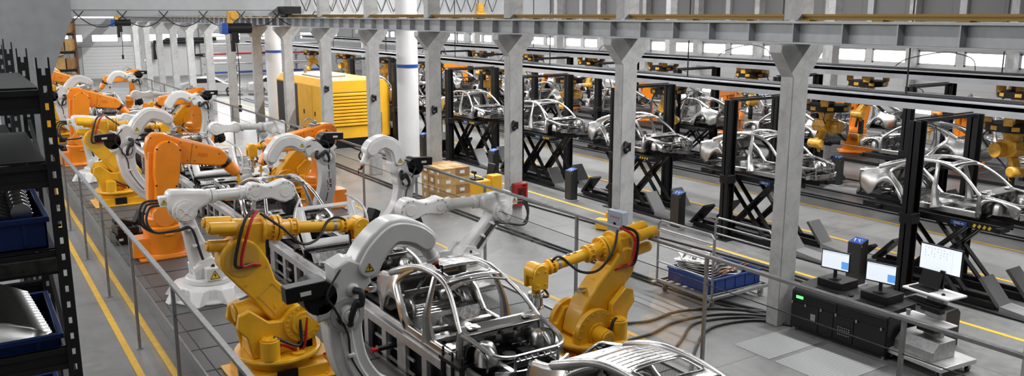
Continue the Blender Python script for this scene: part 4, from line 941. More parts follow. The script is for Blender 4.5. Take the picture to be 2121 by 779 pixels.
dup(under, (6.3, 31.5, ZC), None, 'farthest open car floor without roof on the conveyor')

# white pressed hatch frames carried upright on the conveyor
def hatch(y, label):
    t = thing('body_side_panel', (6.3, y, ZC), 0, label, 'panel', 'white painted tail panels standing on the conveyor')
    m = MB()
    def f(u, v):
        x = -.66 + 1.32 * u; return (x, .55 * v + .10 * math.sin(PI * v), .22 + .75 * math.sin(v * 1.35))
    m.grid(f, 14, 16, skip=lambda u, v: .14 < u < .86 and (.14 < v < .42 or .52 < v < .84)); m.build('panel', WHITE, t, thick=.03, sharp=60)
    for s in (-1, 1):
        m = MB(); m.tube([(s * .68, 0, .12), (s * .78, .1, .5), (s * .74, .3, .9), (s * .5, .62, 1.12)], .026, n=8); m.build('bent_tube', ALU, t)
    m = MB(); m.bx(-.7, .7, -.05, .05, .02, .2); m.bx(-.7, .7, .5, .6, .02, .1); m.build('cradle', BLACKM, t)
    return t
hatch(16.3, 'white panel frame with bent tubes on the conveyor under the nearest yellow arm')
hatch(25.6, 'white panel frame with bent tubes on the conveyor under the nearest orange wrist')

# ------------------------------------------------------------------ conveyor
t = thing('conveyor', (6.3, 0, 0), 0, 'long aluminium and black conveyor frame carrying the car bodies between the robots', 'conveyor')
for s in (-1, 1):
    m = MB(); m.bx(s * .64, s * .80, 3, 62, .66, .80); m.bx(s * .62, s * .66, 3, 62, .80, .85); m.build('side_rail', ALU, t, bevel=.004)
    m = MB(); m.bx(s * .42, s * .56, 3, 62, .72, .86); m.bx(s * .30, s * .34, 3, 62, .74, .82); m.build('guide_rail', BLACKM, t)
m = MB(); m.bx(-.62, .62, 3, 62, .60, .72)
for k in range(110): m.bx(-.55, .55, 3.2 + k * .53, 3.24 + k * .53, .72, .732)
m.build('belt', mat('black_belt', (.012, .012, .013), 0, .4), t)
for k in range(40):
    y = 5 + .72 * k
    m = MB(); w = .16 if k % 3 else .30
    m.bx(-.79, -.72, y, y + w, .0, .66); m.bx(-.80, -.71, y - .02, y + w + .02, 0, .02); m.build('leg', ALU, t)
for k in range(20):
    y = 5 + 1.44 * k; m = MB(); m.bx(.72, .79, y, y + .2, 0, .66); m.bx(-.72, .72, y + .05, y + .1, .1, .16); m.build('leg_frame', ALU, t)
for k in range(10):
    y = 5.5 + 2.88 * k; m = MB(); m.bx(-.76, -.73, y, y + 1.44, .18, .22); m.bx(-.76, -.73, y, y + 1.44, .42, .46); m.build('brace', ALU, t)
m = MB(); m.bx(-.66, -.62, 3, 40, .03, .60); m.build('inner_cover', BLACK, t)
# black clamping fixtures beside each body and little sensors
def fixture(x, y, label):
    t = thing('clamp_fixture', (x, y, .72), 0, label, 'clamp', 'black clamping fixtures on the conveyor edge')
    m = MB(); m.bx(-.06, .06, -.3, .3, .18, .24); m.bx(-.02, .5, -.28, -.24, .2, .24); m.bx(-.02, .5, .24, .28, .2, .24); m.build('frame', BLACK, t, bevel=.004)
    for yy in (-.27, 0, .27):
        m = MB(); m.cyl((0, yy, -.28), (0, yy, .22), .042 if yy else .028, n=14); m.cyl((0, yy, .22), (0, yy, .36), .018); m.build('cylinder', BLACK, t, bevel=.004)
    return t
fixture(5.48, 9.9, 'black clamp fixture on conveyor edge at the door opening of the nearest car body')
fixture(5.48, 13.7, 'black clamp fixture on conveyor edge behind the black box of the nearest curved robot')
fixture(5.48, 18.6, 'black clamp fixture on the conveyor edge near the second car body')
fixture(5.48, 24.6, 'small distant black clamp fixture below the nearest orange robot elbow')
t = thing('stop_sensor', (5.45, 11.9, .50), 0, 'small black sensor with red knob on the conveyor side rail', 'sensor')
m = MB(); m.bx(-.22, .12, -.04, .04, -.03, .03); m.build('arm', BLACKM, t, bevel=.004)
m = MB(); m.cyl((-.3, 0, 0), (-.22, 0, 0), .035, n=16); m.cyl((-.33, 0, 0), (-.3, 0, 0), .05, n=16); m.build('red_knob', REDL, t, bevel=.006)

# ------------------------------------------------------------------ walkway gratings (both sides)
def walkway(x0, x1, label):
    t = thing('grating_walkway', (0, 0, 0), 0, label, 'walkway')
    m = MB(); m.bx(x0, x1, 2, 72, .12, .16); m.build('grating', GRATE, t)
    m = MB(); m.bx(x0 - .03, x0, 2, 72, .0, .19); m.bx(x1, x1 + .03, 2, 72, 0, .19); m.build('edge_beam', FENCE, t)
    m = MB()
    for k in range(70): m.bx(x0, x1, 2.3 + k, 2.335 + k, .155, .168)
    m.build('cross_bars', mat('dark_steel_bar', (.06, .06, .06), .6, .45), t)
    return t
walkway(2.86, 5.44, 'dark steel grating walkway under the left row of robots')
walkway(7.16, 9.2, 'dark steel grating walkway under the right row of robots')

# ------------------------------------------------------------------ guard rails with glass
def guard_rail(x, y0, n, step, label, ztop=2.1, rail_w=.07):
    t = thing('guard_rail', (x, 0, 0), 0, label, 'fence')
    y1 = y0 + n * step
    m = MB(); m.bx(-rail_w / 2, rail_w / 2, y0, y1, ztop - .05, ztop); m.build('handrail', FENCE, t, bevel=.004)
    m = MB(); m.cyl((0, y0, 1.62), (0, y1, 1.62), .008, n=6); m.build('wire', BLACKM, t)
    for k in range(n + 1):
        y = y0 + k * step
        m = MB(); m.bx(-.025, .025, y - .025, y + .025, 0, ztop - .05); m.bx(-.06, .06, y - .06, y + .06, 0, .012); m.build('post', FENCE, t)
    for k in range(n):
        y = y0 + k * step
        m = MB(); m.add([(0, y + .06, .1), (0, y + step - .06, .1), (0, y + step - .06, 1.6), (0, y + .06, 1.6)], [(0, 1, 2, 3)]); m.build('glass_panel', GLASS, t)
    return t
guard_rail(2.24, 5.4, 21, 3.32, 'long steel handrail with thin posts between the dark rack aisle and left robots')
guard_rail(9.5, 2.35, 17, 3.31, 'long steel handrail crossing the photo right of the robots')

# ------------------------------------------------------------------ lanes on the right: floor tracks
TRK = mat('dark_track_plate', (.13, .13, .13), .5, .4, noise=.4, nscale=10)
t = thing('floor_track', (0, 0, 0), 0, 'dark floor tracks and gratings running beneath the lifted car bodies', 'track')
def strip(name, x, w, mtl, z=.02):
    m = MB(); m.bx(x - w / 2, x + w / 2, -2, 60, 0.0, z)
    for k in range(62): m.bx(x - w / 2, x + w / 2, -2 + k, -1.985 + k, z, z + .004)
    m.build(name, mtl, t)
for x, w in ((16.75, .34), (18.0, .34), (24.3, .35), (25.7, .35)): strip('slotted_plate', x, w, TRK)
m = MB()
for x in (16.55, 17.0, 17.8, 18.25, 22.7, 23.0, 24.0, 26.3): m.bx(x - .02, x + .02, -2, 60, 0, .035)
m.build('rail', BLACKM, t)

# scissor lifts
def scissor_lift(name, label, group, ztop=1.74):
    t = thing(name, (0, 0, 0), 0, label, 'lift', group)
    for s in (-1, 1):
        x = s * .52
        m = MB(); m.bx(x - .24, x + .24, .35, 3.35, ztop - .12, ztop - .04); m.bx(x - .26, x - .23, .35, 3.35, ztop - .16, ztop - .02); m.bx(x + .23, x + .26, .35, 3.35, ztop - .16, ztop - .02); m.build('platform', BLACKM, t, bevel=.006)
        m = MB(); m.bx(x - .22, x - .14, .3, 3.6, .04, .16); m.bx(x + .14, x + .22, .3, 3.6, .04, .16)
        for k in range(4): m.bx(x - .2, x + .2, .5 + k * .95, .6 + k * .95, .04, .10)
        m.build('base_frame', BLACKM, t, bevel=.006)
        for q, (ya, yb) in enumerate(((1.1, 2.5),)):
            for o in (-.16, .16):
                m = MB(); m.bar((x + o, ya, .14), (x + o, yb, ztop - .16), .035, .13, up=(1, 0, 0)); m.cyl((x + o - .04, (ya + yb) / 2, (ztop) / 2), (x + o + .04, (ya + yb) / 2, ztop / 2), .04, n=12); m.build('scissor_arm', BLACKM, t)
                m = MB(); m.bar((x + o * .7, yb, .14), (x + o * .7, ya, ztop - .16), .035, .13, up=(1, 0, 0)); m.build('scissor_arm', BLACKM, t)
            m = MB(); m.cyl((x, yb - .05, .2), (x, ya + .75, .85), .05, n=12); m.cyl((x, ya + .75, .85), (x, ya + .4, 1.2), .03, n=12); m.build('hydraulic_ram', BLACK, t)
        # front ramp flap and approach plate
        m = MB(); m.bar((x, .42, .10), (x, .98, .50), .42, .04, up=(1, 0, 0)) if False else m.add([(x - .22, .20, .12), (x + .22, .20, .12), (x + .22, .62, .62), (x - .22, .62, .62), (x - .22, .26, .08), (x + .22, .26, .08), (x + .22, .68, .58), (x - .22, .68, .58)], [(0, 1, 2, 3), (7, 6, 5, 4), (0, 4, 5, 1), (1, 5, 6, 2), (2, 6, 7, 3), (3, 7, 4, 0)]); m.build('ramp_flap', mat('ramp_steel', (.15, .15, .15), .4, .4), t)
        m = MB(); m.add([(x - .25, -1.15, .01), (x + .25, -1.15, .01), (x + .22, .22, .13), (x - .22, .22, .13), (x - .25, -1.15, .0), (x + .25, -1.15, .0), (x + .22, .22, .0), (x - .22, .22, .0)], [(0, 1, 2, 3), (7, 6, 5, 4), (0, 4, 5, 1), (1, 5, 6, 2), (2, 6, 7, 3), (3, 7, 4, 0)]); m.build('approach_ramp', mat('chequer_plate', (.34, .34, .34), .4, .42, bump=.5, bscale=90), t)
        m = MB(); m.add([(x - .2, 3.75, .12), (x + .2, 3.75, .12), (x + .2, 3.25, .66), (x - .2, 3.25, .66), (x - .2, 3.68, .08), (x + .2, 3.68, .08), (x + .2, 3.18, .62), (x - .2, 3.18, .62)], [(0, 1, 2, 3), (7, 6, 5, 4), (0, 4, 5, 1), (1, 5, 6, 2), (2, 6, 7, 3), (3, 7, 4, 0)]); m.build('rear_flap', BLACKM, t)
    m = MB()
    for k in range(4): m.box((-.78, .55 + .1 * k, ztop - .1), (.012, .05, .07), Matrix.Rotation(.5, 3, 'X'))
    m.box((-.74, .72, ztop - .1), (.03, .42, .05)); m.build('hazard_marking', WARN, t)
    m = MB(); m.bx(-.80, -.77, 1.0, 1.32, ztop - .15, ztop - .07); b_ = m.build('blue_nameplate', BLUED, t)
    text_mesh('lettering', '3000-N', .07, PAPER, b_, (-.802, 1.16, ztop - .11), (PI / 2, 0, -PI / 2), .001)
    for a, b_ in ((-.86, .30), (.5, .30), (-.86, 2.9), (.5, 2.9)): MB().bx(a, a + .36, b_, b_ + .11, ztop - .15, ztop - .05).build('support_arm', BLACKM, t, bevel=.006)
    for sx in (-.45, .45):
        for yy in (.9, 2.5): m = MB(); m.bx(sx - .06, sx + .06, yy, yy + .14, ztop - .04, ztop + .04); m.build('rubber_pad', BLACK, t)
    return t
SX = .79; XL = 17.45; YL = 7.82; PL = 4.94; ZL = 1.80
lift = scissor_lift('scissor_lift', 'nearest black scissor lift, its ramps behind the big monitor', 'black scissor lifts of the near row')
lift.location = (XL, YL, 0)
LN = ['second', 'third', 'fourth', 'fifth', 'sixth', 'seventh', 'eighth']
WHERE = ['right of the nearest full-height concrete column', 'between the first and second concrete columns', 'between the second and third concrete columns', 'left of the third concrete column', 'beside the white round column', 'behind the yellow generator', 'farthest back']
car3.location = (XL, YL, ZL); car3.scale = (SX,) * 3
for k in range(1, 7):
    dup(lift, (XL, YL + PL * k, 0), None, '%s nearest black scissor lift of the near row, %s' % (LN[k - 1], WHERE[k - 1] if k < 9 else ''))
    dup(car3 if k % 2 == 0 else car, (XL, YL + PL * k, ZL), 0, '%s nearest raised car body of the near row' % LN[k - 1], GC1, SX)
    # dup from car keeps its own parts
# far row, reversed
X2 = 25.0; Y2 = 16.75; Z2 = 1.5
low = scissor_lift('scissor_lift', 'far-row low scissor lift behind the nearest black post', 'dark low lifts of the far row', 1.44)
low.location = (X2, Y2, 0); low.rotation_euler = (0, 0, PI)
FW = ['behind the two nearest black posts', 'left of the nearest concrete column, level with its middle', 'seen between the first and second columns', 'seen just left of the second column', 'between the second and third columns', 'left of the third column', 'far back by the round column', 'farthest of its row']
c0 = dup(car3, (X2, Y2, Z2), PI, 'far-row car body facing left ' + FW[0], GC2_, .82)
for k in range(1, 8):
    dup(low, (X2, Y2 + PL * k, 0), PI, '%s nearest dark lift of the far row' % (LN[k - 1]))
    dup(car3, (X2, Y2 + PL * k, Z2), PI, 'far-row car body facing left, ' + FW[k], GC2_, .82)
d_ = dup(low, (X2, Y2 - PL, 0), PI, 'dark lift of the far row at the right edge of the photo')
dup(car, (X2, Y2 - PL, Z2), PI, 'far-row car body at the right edge of the photo', GC2_, .82)

# two-post lift frames
def post_frame(name, label, group, h=3.64, span=2.15):
    t = thing(name, (0, 0, 0), 0, label, 'lift frame', group)
    for x in (0, span):
        m = MB(); m.bx(x - .13, x + .13, -.02, .02, 0, h); m.bx(x - .13, x - .10, -.12, .12, 0, h); m.bx(x + .10, x + .13, -.12, .12, 0, h); m.bx(x - .2, x + .2, -.22, .3, 0, .03); m.build('post', BLACKM, t, bevel=.004)
        m = MB(); m.bx(x - .15, x + .15, -.14, .14, 1.5, 1.72); m.build('carriage', BLACK, t, bevel=.01)
    m = MB(); m.bar((0, 0, h - .02), (span, 0, h - .02), .07, .07); m.bar((0, .08, h + .03), (span, .08, h + .03), .03, .03); m.build('top_bar', BLACKM, t)
    m = MB(); m.tube([(.1, -.1, h), (.4, -.12, h - .12), (.42, -.12, h - .2), (.1, -.1, h - .25)], .012); m.build('cable', RUBBER, t)
    return t
pf = post_frame('lift_post_frame', 'nearest pair of tall black lift posts, in front of the laptop trolley', 'pairs of black lift posts of the near row'); pf.location = (16.35, 9.85, 0)
for k, y in enumerate((14.92, 19.4, 24.6, 29.6, 34.5, 39.4)):
    dup(pf, (16.42, y, 0), None, '%s nearest pair of black lift posts of the near row' % LN[k])
pf2 = dup(pf, (24.0, 14.8, 0), None, 'pair of black posts in the far row, right of the nearest posts', 'pairs of black posts of the far row')
for k in range(1, 8): dup(pf, (24.0, 14.8 + 4.94 * k, 0), None, '%s pair of black posts of the far row, counted from the right' % LN[min(k - 1, 6)], 'pairs of black posts of the far row')

# kiosks
def kiosk(name, label, group):
    t = thing(name, (0, 0, 0), 0, label, 'control post', group)
    m = MB(); m.prism([(-.13, 0), (.13, 0), (.13, 1.0), (-.13, .93)], -.16, .16); m.build('body', mat('dark_grey_enamel', (.055, .055, .055), .5, .35), t, bevel=.006)
    m = MB(); m.bx(-.18, .18, -.21, .21, 0, .02); m.build('foot_plate', GREYP, t)
    m = MB(); m.add([(-.165, -.2, .94), (.165, -.2, 1.008), (.165, .2, 1.008), (-.165, .2, .94), (-.165, -.2, .93), (.165, -.2, 1.0), (.165, .2, 1.0), (-.165, .2, .93)], [(0, 1, 2, 3), (7, 6, 5, 4), (0, 4, 5, 1), (1, 5, 6, 2), (2, 6, 7, 3), (3, 7, 4, 0)]); pn = m.build('blue_panel', BLUED, t); pn.scale = (.76, .76, 1)
    m = MB()
    for x, y in ((-.08, -.1), (-.08, .06), (.04, -.1), (.04, .02), (.04, .13)): m.cyl((x, y, .93 + .2 * (x + .165)), (x, y, .95 + .2 * (x + .165)), .02, n=12)
    for y in (-.04, .1): m.box((0, y, .977), (.1, .02, .008), Matrix.Rotation(-.2, 3, 'Y'))
    m.build('buttons', PAPER, pn)
    warning_sign(t, (-.09, -.161, .88), .05, -1)
    return t
kx = kiosk('control_kiosk', 'dark control kiosk with blue top between the two desk monitors', 'dark control kiosks with blue tops'); kx.location = (16.0, 10.75, 0)
for (x, y), l in (((16.3, 16.55), 'dark kiosk with blue top behind the wheeled cart with the blue bin'), ((16.0, 21.0), 'dark kiosk with blue top left of the second concrete column'), ((16.05, 25.7), 'dark kiosk with blue top right of the cardboard boxes'), ((15.9, 30.9), 'distant kiosk with blue top beside the round column'), ((25.1, 17.9), 'plain dark kiosk standing by the far row, left of the nearest posts')):
    dup(kx, (x, y, 0), None, l)

# overhead gantry beams
def gantry(x, z, label, w=1.5, h=.28):
    t = thing('gantry_beam', (x, 0, z), 0, label, 'gantry')
    m = MB(); m.bx(-w / 2, w / 2, -2, 70, h * .55, h * .9); m.bx(-w / 2, -w / 2 + .04, -2, 70, 0, h); m.bx(w / 2 - .04, w / 2, -2, 70, 0, h); m.build('beam', mat('gantry_grey', (.40, .41, .43), .5, .35, noise=.2, nscale=1.2), t)
    m = MB(); m.bx(-.1, .6, -2, 70, h * .91, h * 1.02)
    m.build('cable_tray', BLACK, t)
    for k in range(9):
        m = MB(); m.bx(-.015, .015, 5 + 8 * k, 5.03 + 8 * k, h, 10.3 - z); m.build('hanger', BLACKM, t)
    return t
gantry(20.9, 3.42, 'nearer long grey overhead beam carrying hanging yellow robots')
gantry(25.6, 3.78, 'farther long grey overhead beam near the windows')
cb = MB()
for i, (x, z, y) in enumerate(((20.9, 3.76, 30.2), (25.6, 4.12, 21.5), (25.6, 4.12, 29.0), (25.6, 4.12, 13.8), (20.9, 3.76, 38.0), (25.6, 4.12, 37.5))):
    m = MB(); m.tube([(x, y, z), (x, y + .15, z + .35), (x, y + 1.0, z + .5), (x, y + 2.2, z + .25), (x, y + 2.6, z)], .016, n=6)
    tag(m.build('cable_loop', RUBBER), ['black cable arching over the nearer overhead beam near the third column', 'black cable arch on the far beam left of the nearest column', 'black cable arch on the far beam between first and second columns', 'black cable arch on the far beam at right, before the window strip', 'distant black cable arch on the nearer beam', 'distant black cable arch on the farther beam'][i], 'cable', 'cable loops above the gantry beams')

# hanging yellow robots
def hanging_robot(name, label, group):
    t = thing(name, (0, 0, 0), 0, label, 'robot', group)
    m = MB(); m.cyl((0, 0, -.36), (0, 0, -.18), .62, n=36); m.build('ring_carriage', BLACK, t, bevel=.01)
    m = MB()
    for a in range(0, 360, 90):
        c, s_ = math.cos(math.radians(a + 30)), math.sin(math.radians(a + 30)); m.box((.56 * c, .56 * s_, -.1), (.2, .2, .2), Matrix.Rotation(math.radians(a + 30), 3, 'Z'))
    for a in range(0, 360, 45): c, s_ = math.cos(math.radians(a)), math.sin(math.radians(a)); m.box((.62 * c, .62 * s_, -.27), (.02, .17, .1), Matrix.Rotation(math.radians(a), 3, 'Z'))
    m.bx(-.14, .14, -.14, .14, -.2, .03); m.build('yellow_brackets', HANGY, t, bevel=.008)
    m = MB(); m.lathe([(.24, -.36), (.26, -.42), (.2, -.5), (.2, -.62), (.24, -.66)]); m.prism([(-.26, -.6), (.26, -.6), (.3, -.85), (.1, -1.02), (-.2, -.95), (-.32, -.8)], -.2, .2); m.build('turret', HANGY, t, bevel=.03)
    m = MB(); m.cyl((.1, -.42, -.82), (.1, .42, -.82), .18, n=26); m.bolts((.1, -.42, -.82), (0, -1, 0), .13, 10, .014, .014); m.build('motor_drum', HANGY, t, bevel=.015)
    m = MB(); m.bar((.0, 0, -.9), (-.28, .1, -1.3), .2, .18); m.cyl((-.28, -.12, -1.3), (-.28, .3, -1.3), .13, n=20); m.bar((-.28, .1, -1.3), (-.1, .05, -1.55), .12, .12); m.build('lower_arm', HANGY, t, bevel=.03)
    m = MB(); m.bar((-.1, .05, -1.5), (-.1, .05, -1.98), .13, .13); m.cyl((-.22, .1, -1.35), (-.26, .14, -1.75), .04); m.build('tool_body', BLACK, t, bevel=.01); MB().cyl((.12, -.2, -.9), (.3, -.5, -1.2), .045).build('side_cylinder', BLACK, t, bevel=.01)
    m = MB(); m.box((-.1, .05, -2.02), (.22, .08, .06)); m.bar((-.19, .05, -2.0), (-.17, .05, -2.26), .03, .03); m.bar((-.01, .05, -2.0), (-.03, .05, -2.26), .03, .03); m.bar((-.1, .05, -2.0), (-.1, .05, -2.3), .02, .02); m.build('gripper', HANGY, t, bevel=.004)
    m = MB(); m.tube([(.3, .3, -.3), (.5, .4, -.55), (.2, .35, -.9), (-.1, .25, -1.2), (-.2, .15, -1.5)], .02); m.tube([(-.4, -.3, -.2), (-.6, -.35, -.5), (-.3, -.2, -.7)], .02); m.build('hoses', RUBBER, t)
    return t
hr = hanging_robot('hanging_robot', 'dusty yellow robot hanging from the near beam just right of the nearest column', 'yellow robots hanging from the nearer beam')
hr.location = (20.9, 15.4, 3.42)
for i, (y, rz, l) in enumerate(((10.2, 1.3, 'at the right edge of the photo'), (21.9, 2.2, 'between the first and second columns'), (27.6, .4, 'right of the second column'), (33.5, 1.1, 'left of the second column'), (39.5, 2.6, 'left of the third column'), (45, .8, 'above the generator'), (51, 1.8, 'left above the generator'), (57, 0, 'farthest along the beam'))):
    dup(hr, (20.9, y, 3.42), rz, 'dusty yellow robot hanging from the near beam, ' + l)
for i, (y, rz, l) in enumerate(((17.35, 0, 'right of the nearest column'), (22.29, 1.2, 'seen left of the nearest column'), (27.23, 2, 'seen between the first and second columns'), (32.17, .7, 'seen by the second column'), (37.1, 1.5, 'left of the second column'), (42.05, .3, 'farther back'), (12.4, 1.9, 'near the right edge'))):
    dup(hr, (25.6, y, 3.78), rz, 'dusty yellow robot hanging from the far beam, ' + l, 'yellow robots hanging from the farther beam')

# far orange robots on a dark platform
t = thing('robot_platform', (0, 0, 0), 0, 'low dark platform beneath the orange robots by the windows', 'platform')
m = MB(); m.bx(29.6, 33.4, 4, 60, 0, .12); m.build('deck', mat('dark_deck', (.03, .03, .03), .2, .5), t)
m = MB()
for k in range(28): m.bx(29.6, 33.4, 4 + 2 * k, 4.03 + 2 * k, .12, .126)
m.build('joints', GALV, t)
t = thing('platform_railing', (0, 0, 0), 0, 'thin grey railing along the dark platform by the windows', 'railing')
m = MB()
for k in range(23):
    m.cyl((29.75, 5 + 2.4 * k, .12), (29.75, 5 + 2.4 * k, 1.1), .025, n=8)
m.cyl((29.75, 5, 1.1), (29.75, 57.8, 1.1), .025, n=8); m.cyl((29.75, 5, .62), (29.75, 57.8, .62), .018, n=8); m.build('railing', GALV, t)
FO = ['orange robot on the dark platform right of the nearest column', 'orange robot behind the hanging robot at upper right, torch arm reaching left', 'orange robot by the windows between first and second columns', 'orange robot by the windows right of the second column', 'orange robot by the windows left of the second column', 'orange robot by the windows left of the third column', 'orange robot far back by the windows']
for i, (x, y, rz) in enumerate(((31.3, 21.6, 2.3), (31.8, 17.2, 2.9), (31.3, 28.4, 3.3), (31.3, 34.6, 2.5), (31.3, 41.5, 2.0), (31.3, 48, 3.1), (31.3, 54, 2.6))):
    dup(AR, (x, y, .12), rz, FO[i], 'orange robots on the far platform by the windows', 1.05)
# grey work benches / car shells by the window wall
for i in range(7):
    y = 9 + 6.2 * i
    dup(car if i % 2 else car3, (34.4, y + (0 if i % 2 else 3.9), .85), 0 if i % 2 else PI, ['farthest-lane car shell by the window wall at the right edge', 'farthest-lane car shell second from the right', 'farthest-lane car shell third from the right', 'farthest-lane car shell fourth from the right', 'farthest-lane car shell fifth from the right', 'farthest-lane car shell sixth from the right', 'farthest-lane car shell leftmost by the window wall'][i], 'car shells by the window wall', .85)
    tt = thing('shell_stand', (34.4, y + 1.95, 0), 0, 'grey steel stand under the car shell by the window wall, number %s from the right' % ['one', 'two', 'three', 'four', 'five', 'six', 'seven'][i], 'stand', 'stands by the window wall')
    m = MB(); m.bx(-.7, .7, -1.6, 1.6, .74, .84); m.build('top_frame', GALV, tt)
    for a in (-.6, .6):
        for b in (-1.4, 1.4): m = MB(); m.bx(a - .04, a + .04, b - .04, b + .04, 0, .74); m.build('leg', GALV, tt)

# ================================================================== NEAR-LEFT STORAGE RACK
def rack_post(m, x, y, h=5.45, w=.09):
    m.bx(x - w / 2, x - w / 2 + .012, y - .04, y + .04, 0, h); m.bx(x + w / 2 - .012, x + w / 2, y - .04, y + .04, 0, h)
    # perforated front web: rungs between slots
    z = 0
    while z < h - .1:
        m.bx(x - w / 2, x + w / 2, y - .045, y - .033, z, z + .075)
        m.bx(x - w / 2, x - .012, y - .045, y - .033, z + .075, z + .125); m.bx(x + .012, x + w / 2, y - .045, y - .033, z + .075, z + .125)
        z += .125
    return m
def storage_rack(y0, y1, levels, label):
    t = thing('storage_rack', (0, 0, 0), 0, label, 'rack', 'dark storage racks at the left edge')
    for y in (y0, y1):
        for x in (.55, -2.1):
            rack_post(MB(), x, y).build('upright', RACKM, t)
    for z in levels:
        for y in (y0, y1):
            m = MB(); m.bx(-2.06, .51, y - .03, y + .03, z - .17, z - .13); m.bx(-2.06, .51, y - .015, y + .015, z - .17, z); m.bx(-2.06, .51, y - .03, y + .03, z - .04, z); m.build('beam', RACKM, t)
        zz = z - .12 if z < 3.5 and y0 < 8 else z; m = MB(); m.bx(-2.06, .51, y0 + .04, y1 - .04, zz, zz + .015); m.build('shelf_plate', RACKM, t)
    for z in (.6, 1.8, 3.0, 4.2): 
        m = MB(); m.bar((.55, y0 + .04, z), (.55, y1 - .04, z + .6), .03, .02); m.build('brace', RACKM, t)
    return t
LV = [5.22, 4.68, 4.02, 3.26, 2.5]
storage_rack(7.0, 9.0, LV, 'nearest dark slotted storage rack at the left edge, blue crates on its shelves')
storage_rack(11.1, 12.7, [4.95, 4.35, 3.75, 3.1], 'second dark slotted storage rack standing behind the nearest one')
m = MB(); m.bx(-2, .50, 6.93, 6.965, 3.88, 3.985); tag(m.build('worn_front_board', RACKG, bevel=.004), 'worn scratched dark board along the shelf edge under the upper blue crate', 'board')
m = MB(); m.bx(-1.9, .75, 12.9, 13.0, 4.5, 4.6); bb = m.build('blue_beam', BLUED, bevel=.005); tag(bb, 'blue steel beam with bolted end plate behind the dark racks', 'beam')
m = MB(); m.bx(.5, .78, 12.86, 12.9, 4.46, 4.64); m.bolts((.64, 12.86, 4.55), (0, -1, 0), .06, 4, .012, .012, .78); adopt_ = m.build('end_plate', BLUED, bb)

def crate(name, loc, w, d, h, label, group, rot=0):
    t = thing(name, loc, rot, label, 'crate', group)
    m = MB(); m.bx(-w / 2, w / 2, -d / 2, d / 2, 0, .02); m.bx(-w / 2, w / 2, -d / 2, -d / 2 + .02, 0, h); m.bx(-w / 2, w / 2, d / 2 - .02, d / 2, 0, h); m.bx(-w / 2, -w / 2 + .02, -d / 2, d / 2, 0, h); m.bx(w / 2 - .02, w / 2, -d / 2, d / 2, 0, h)
    m.build('tub', BLUE, t, bevel=.006)
    m = MB(); m.bx(-w / 2 - .02, w / 2 + .02, -d / 2 - .02, -d / 2 + .01, h - .04, h); m.bx(-w / 2 - .02, w / 2 + .02, d / 2 - .01, d / 2 + .02, h - .04, h); m.bx(-w / 2 - .02, -w / 2 + .01, -d / 2, d / 2, h - .04, h); m.bx(w / 2 - .01, w / 2 + .02, -d / 2, d / 2, h - .04, h)
    for k in range(5): x = -w / 2 + w * (k + .5) / 5; m.bx(x - .015, x + .015, -d / 2 - .012, -d / 2, .03, h - .04)
    m.build('rim', BLUE, t, bevel=.004)
    return t
GB = 'blue plastic crates on the racks'
crate('blue_crate', (-.28, 7.66, LV[2] + .016), 1.5, 1.2, .24, 'blue crate on the middle shelf of the nearest rack holding chrome pressings', GB)
crate('blue_crate', (-.32, 7.66, LV[3] - .104), 1.6, 1.2, .2, 'blue crate on the lower shelf of the nearest rack with curved panels standing in it', GB)
crate('blue_crate', (-.32, 7.66, LV[4] - .104), 1.6, 1.2, .2, 'blue crate at the bottom left corner of the photo with a few bright panels', GB)
for k in range(9):
    m = MB(); y = 7.2 + .1 * k
    pts = [(-1.0, .05), (-.7, .22), (-.45, .12), (-.2, .26), (.05, .18), (.22, .1), (.28, .2)]
    m.prism(ribbon(smooth_pts(pts, 4), .085), -.012, .012); m.cyl((.24, -.02, .2), (.24, .02, .2), .07, n=16); m.cyl((-.7, -.02, .2), (-.7, .02, .2), .05, n=14)
    o = m.build('bracket_pressing', STEEL, bevel=.004); o.location = (.08, y, LV[2] + .08 + .01 * k)
    tag(o, 'shiny curved steel pressing standing in the upper blue crate', 'pressing', 'steel pressings in the upper crate')
for k in range(15):
    m = MB()
    def f(u, v, k=k): return (-1.0 + 1.35 * u, .02 * math.sin(PI * v), .05 + (.50 - .36 * u ** 2.4) * v + .02)
    m.grid(f, 10, 6); o = m.build('curved_sheet', STEEL, thick=.006, sharp=60); o.location = (.08 - .006 * k, 7.02 + .07 * k, LV[3] - .06 + .004 * k); o.rotation_euler = (-.75, 0, 0)
    tag(o, 'thin curved steel panel in the row filling the lower crate', 'panel', 'curved panels in the lower crate')
    if k < 8:
        c = o.copy(); COL.objects.link(c); c.location = (.08, 7.02 + .09 * k, LV[4] - .06); tag(c, 'thin curved steel panel in the bottom left crate', 'panel', 'curved panels in the bottom crate')
for k in range(6):
    m = MB(); pts = [(-1.2, .02), (-.5, .08), (0, .02), (.25, .0), (.32, .1)]
    m.prism(ribbon(smooth_pts(pts, 4), .05), -.25, .25); o = m.build('stacked_pressing', STEEL, bevel=.004); o.location = (.0, 11.6, 3.12 + .07 * k); tag(o, 'folded steel pressing in the flat pile on the second rack', 'pressing', 'flat pile of pressings on the second rack')

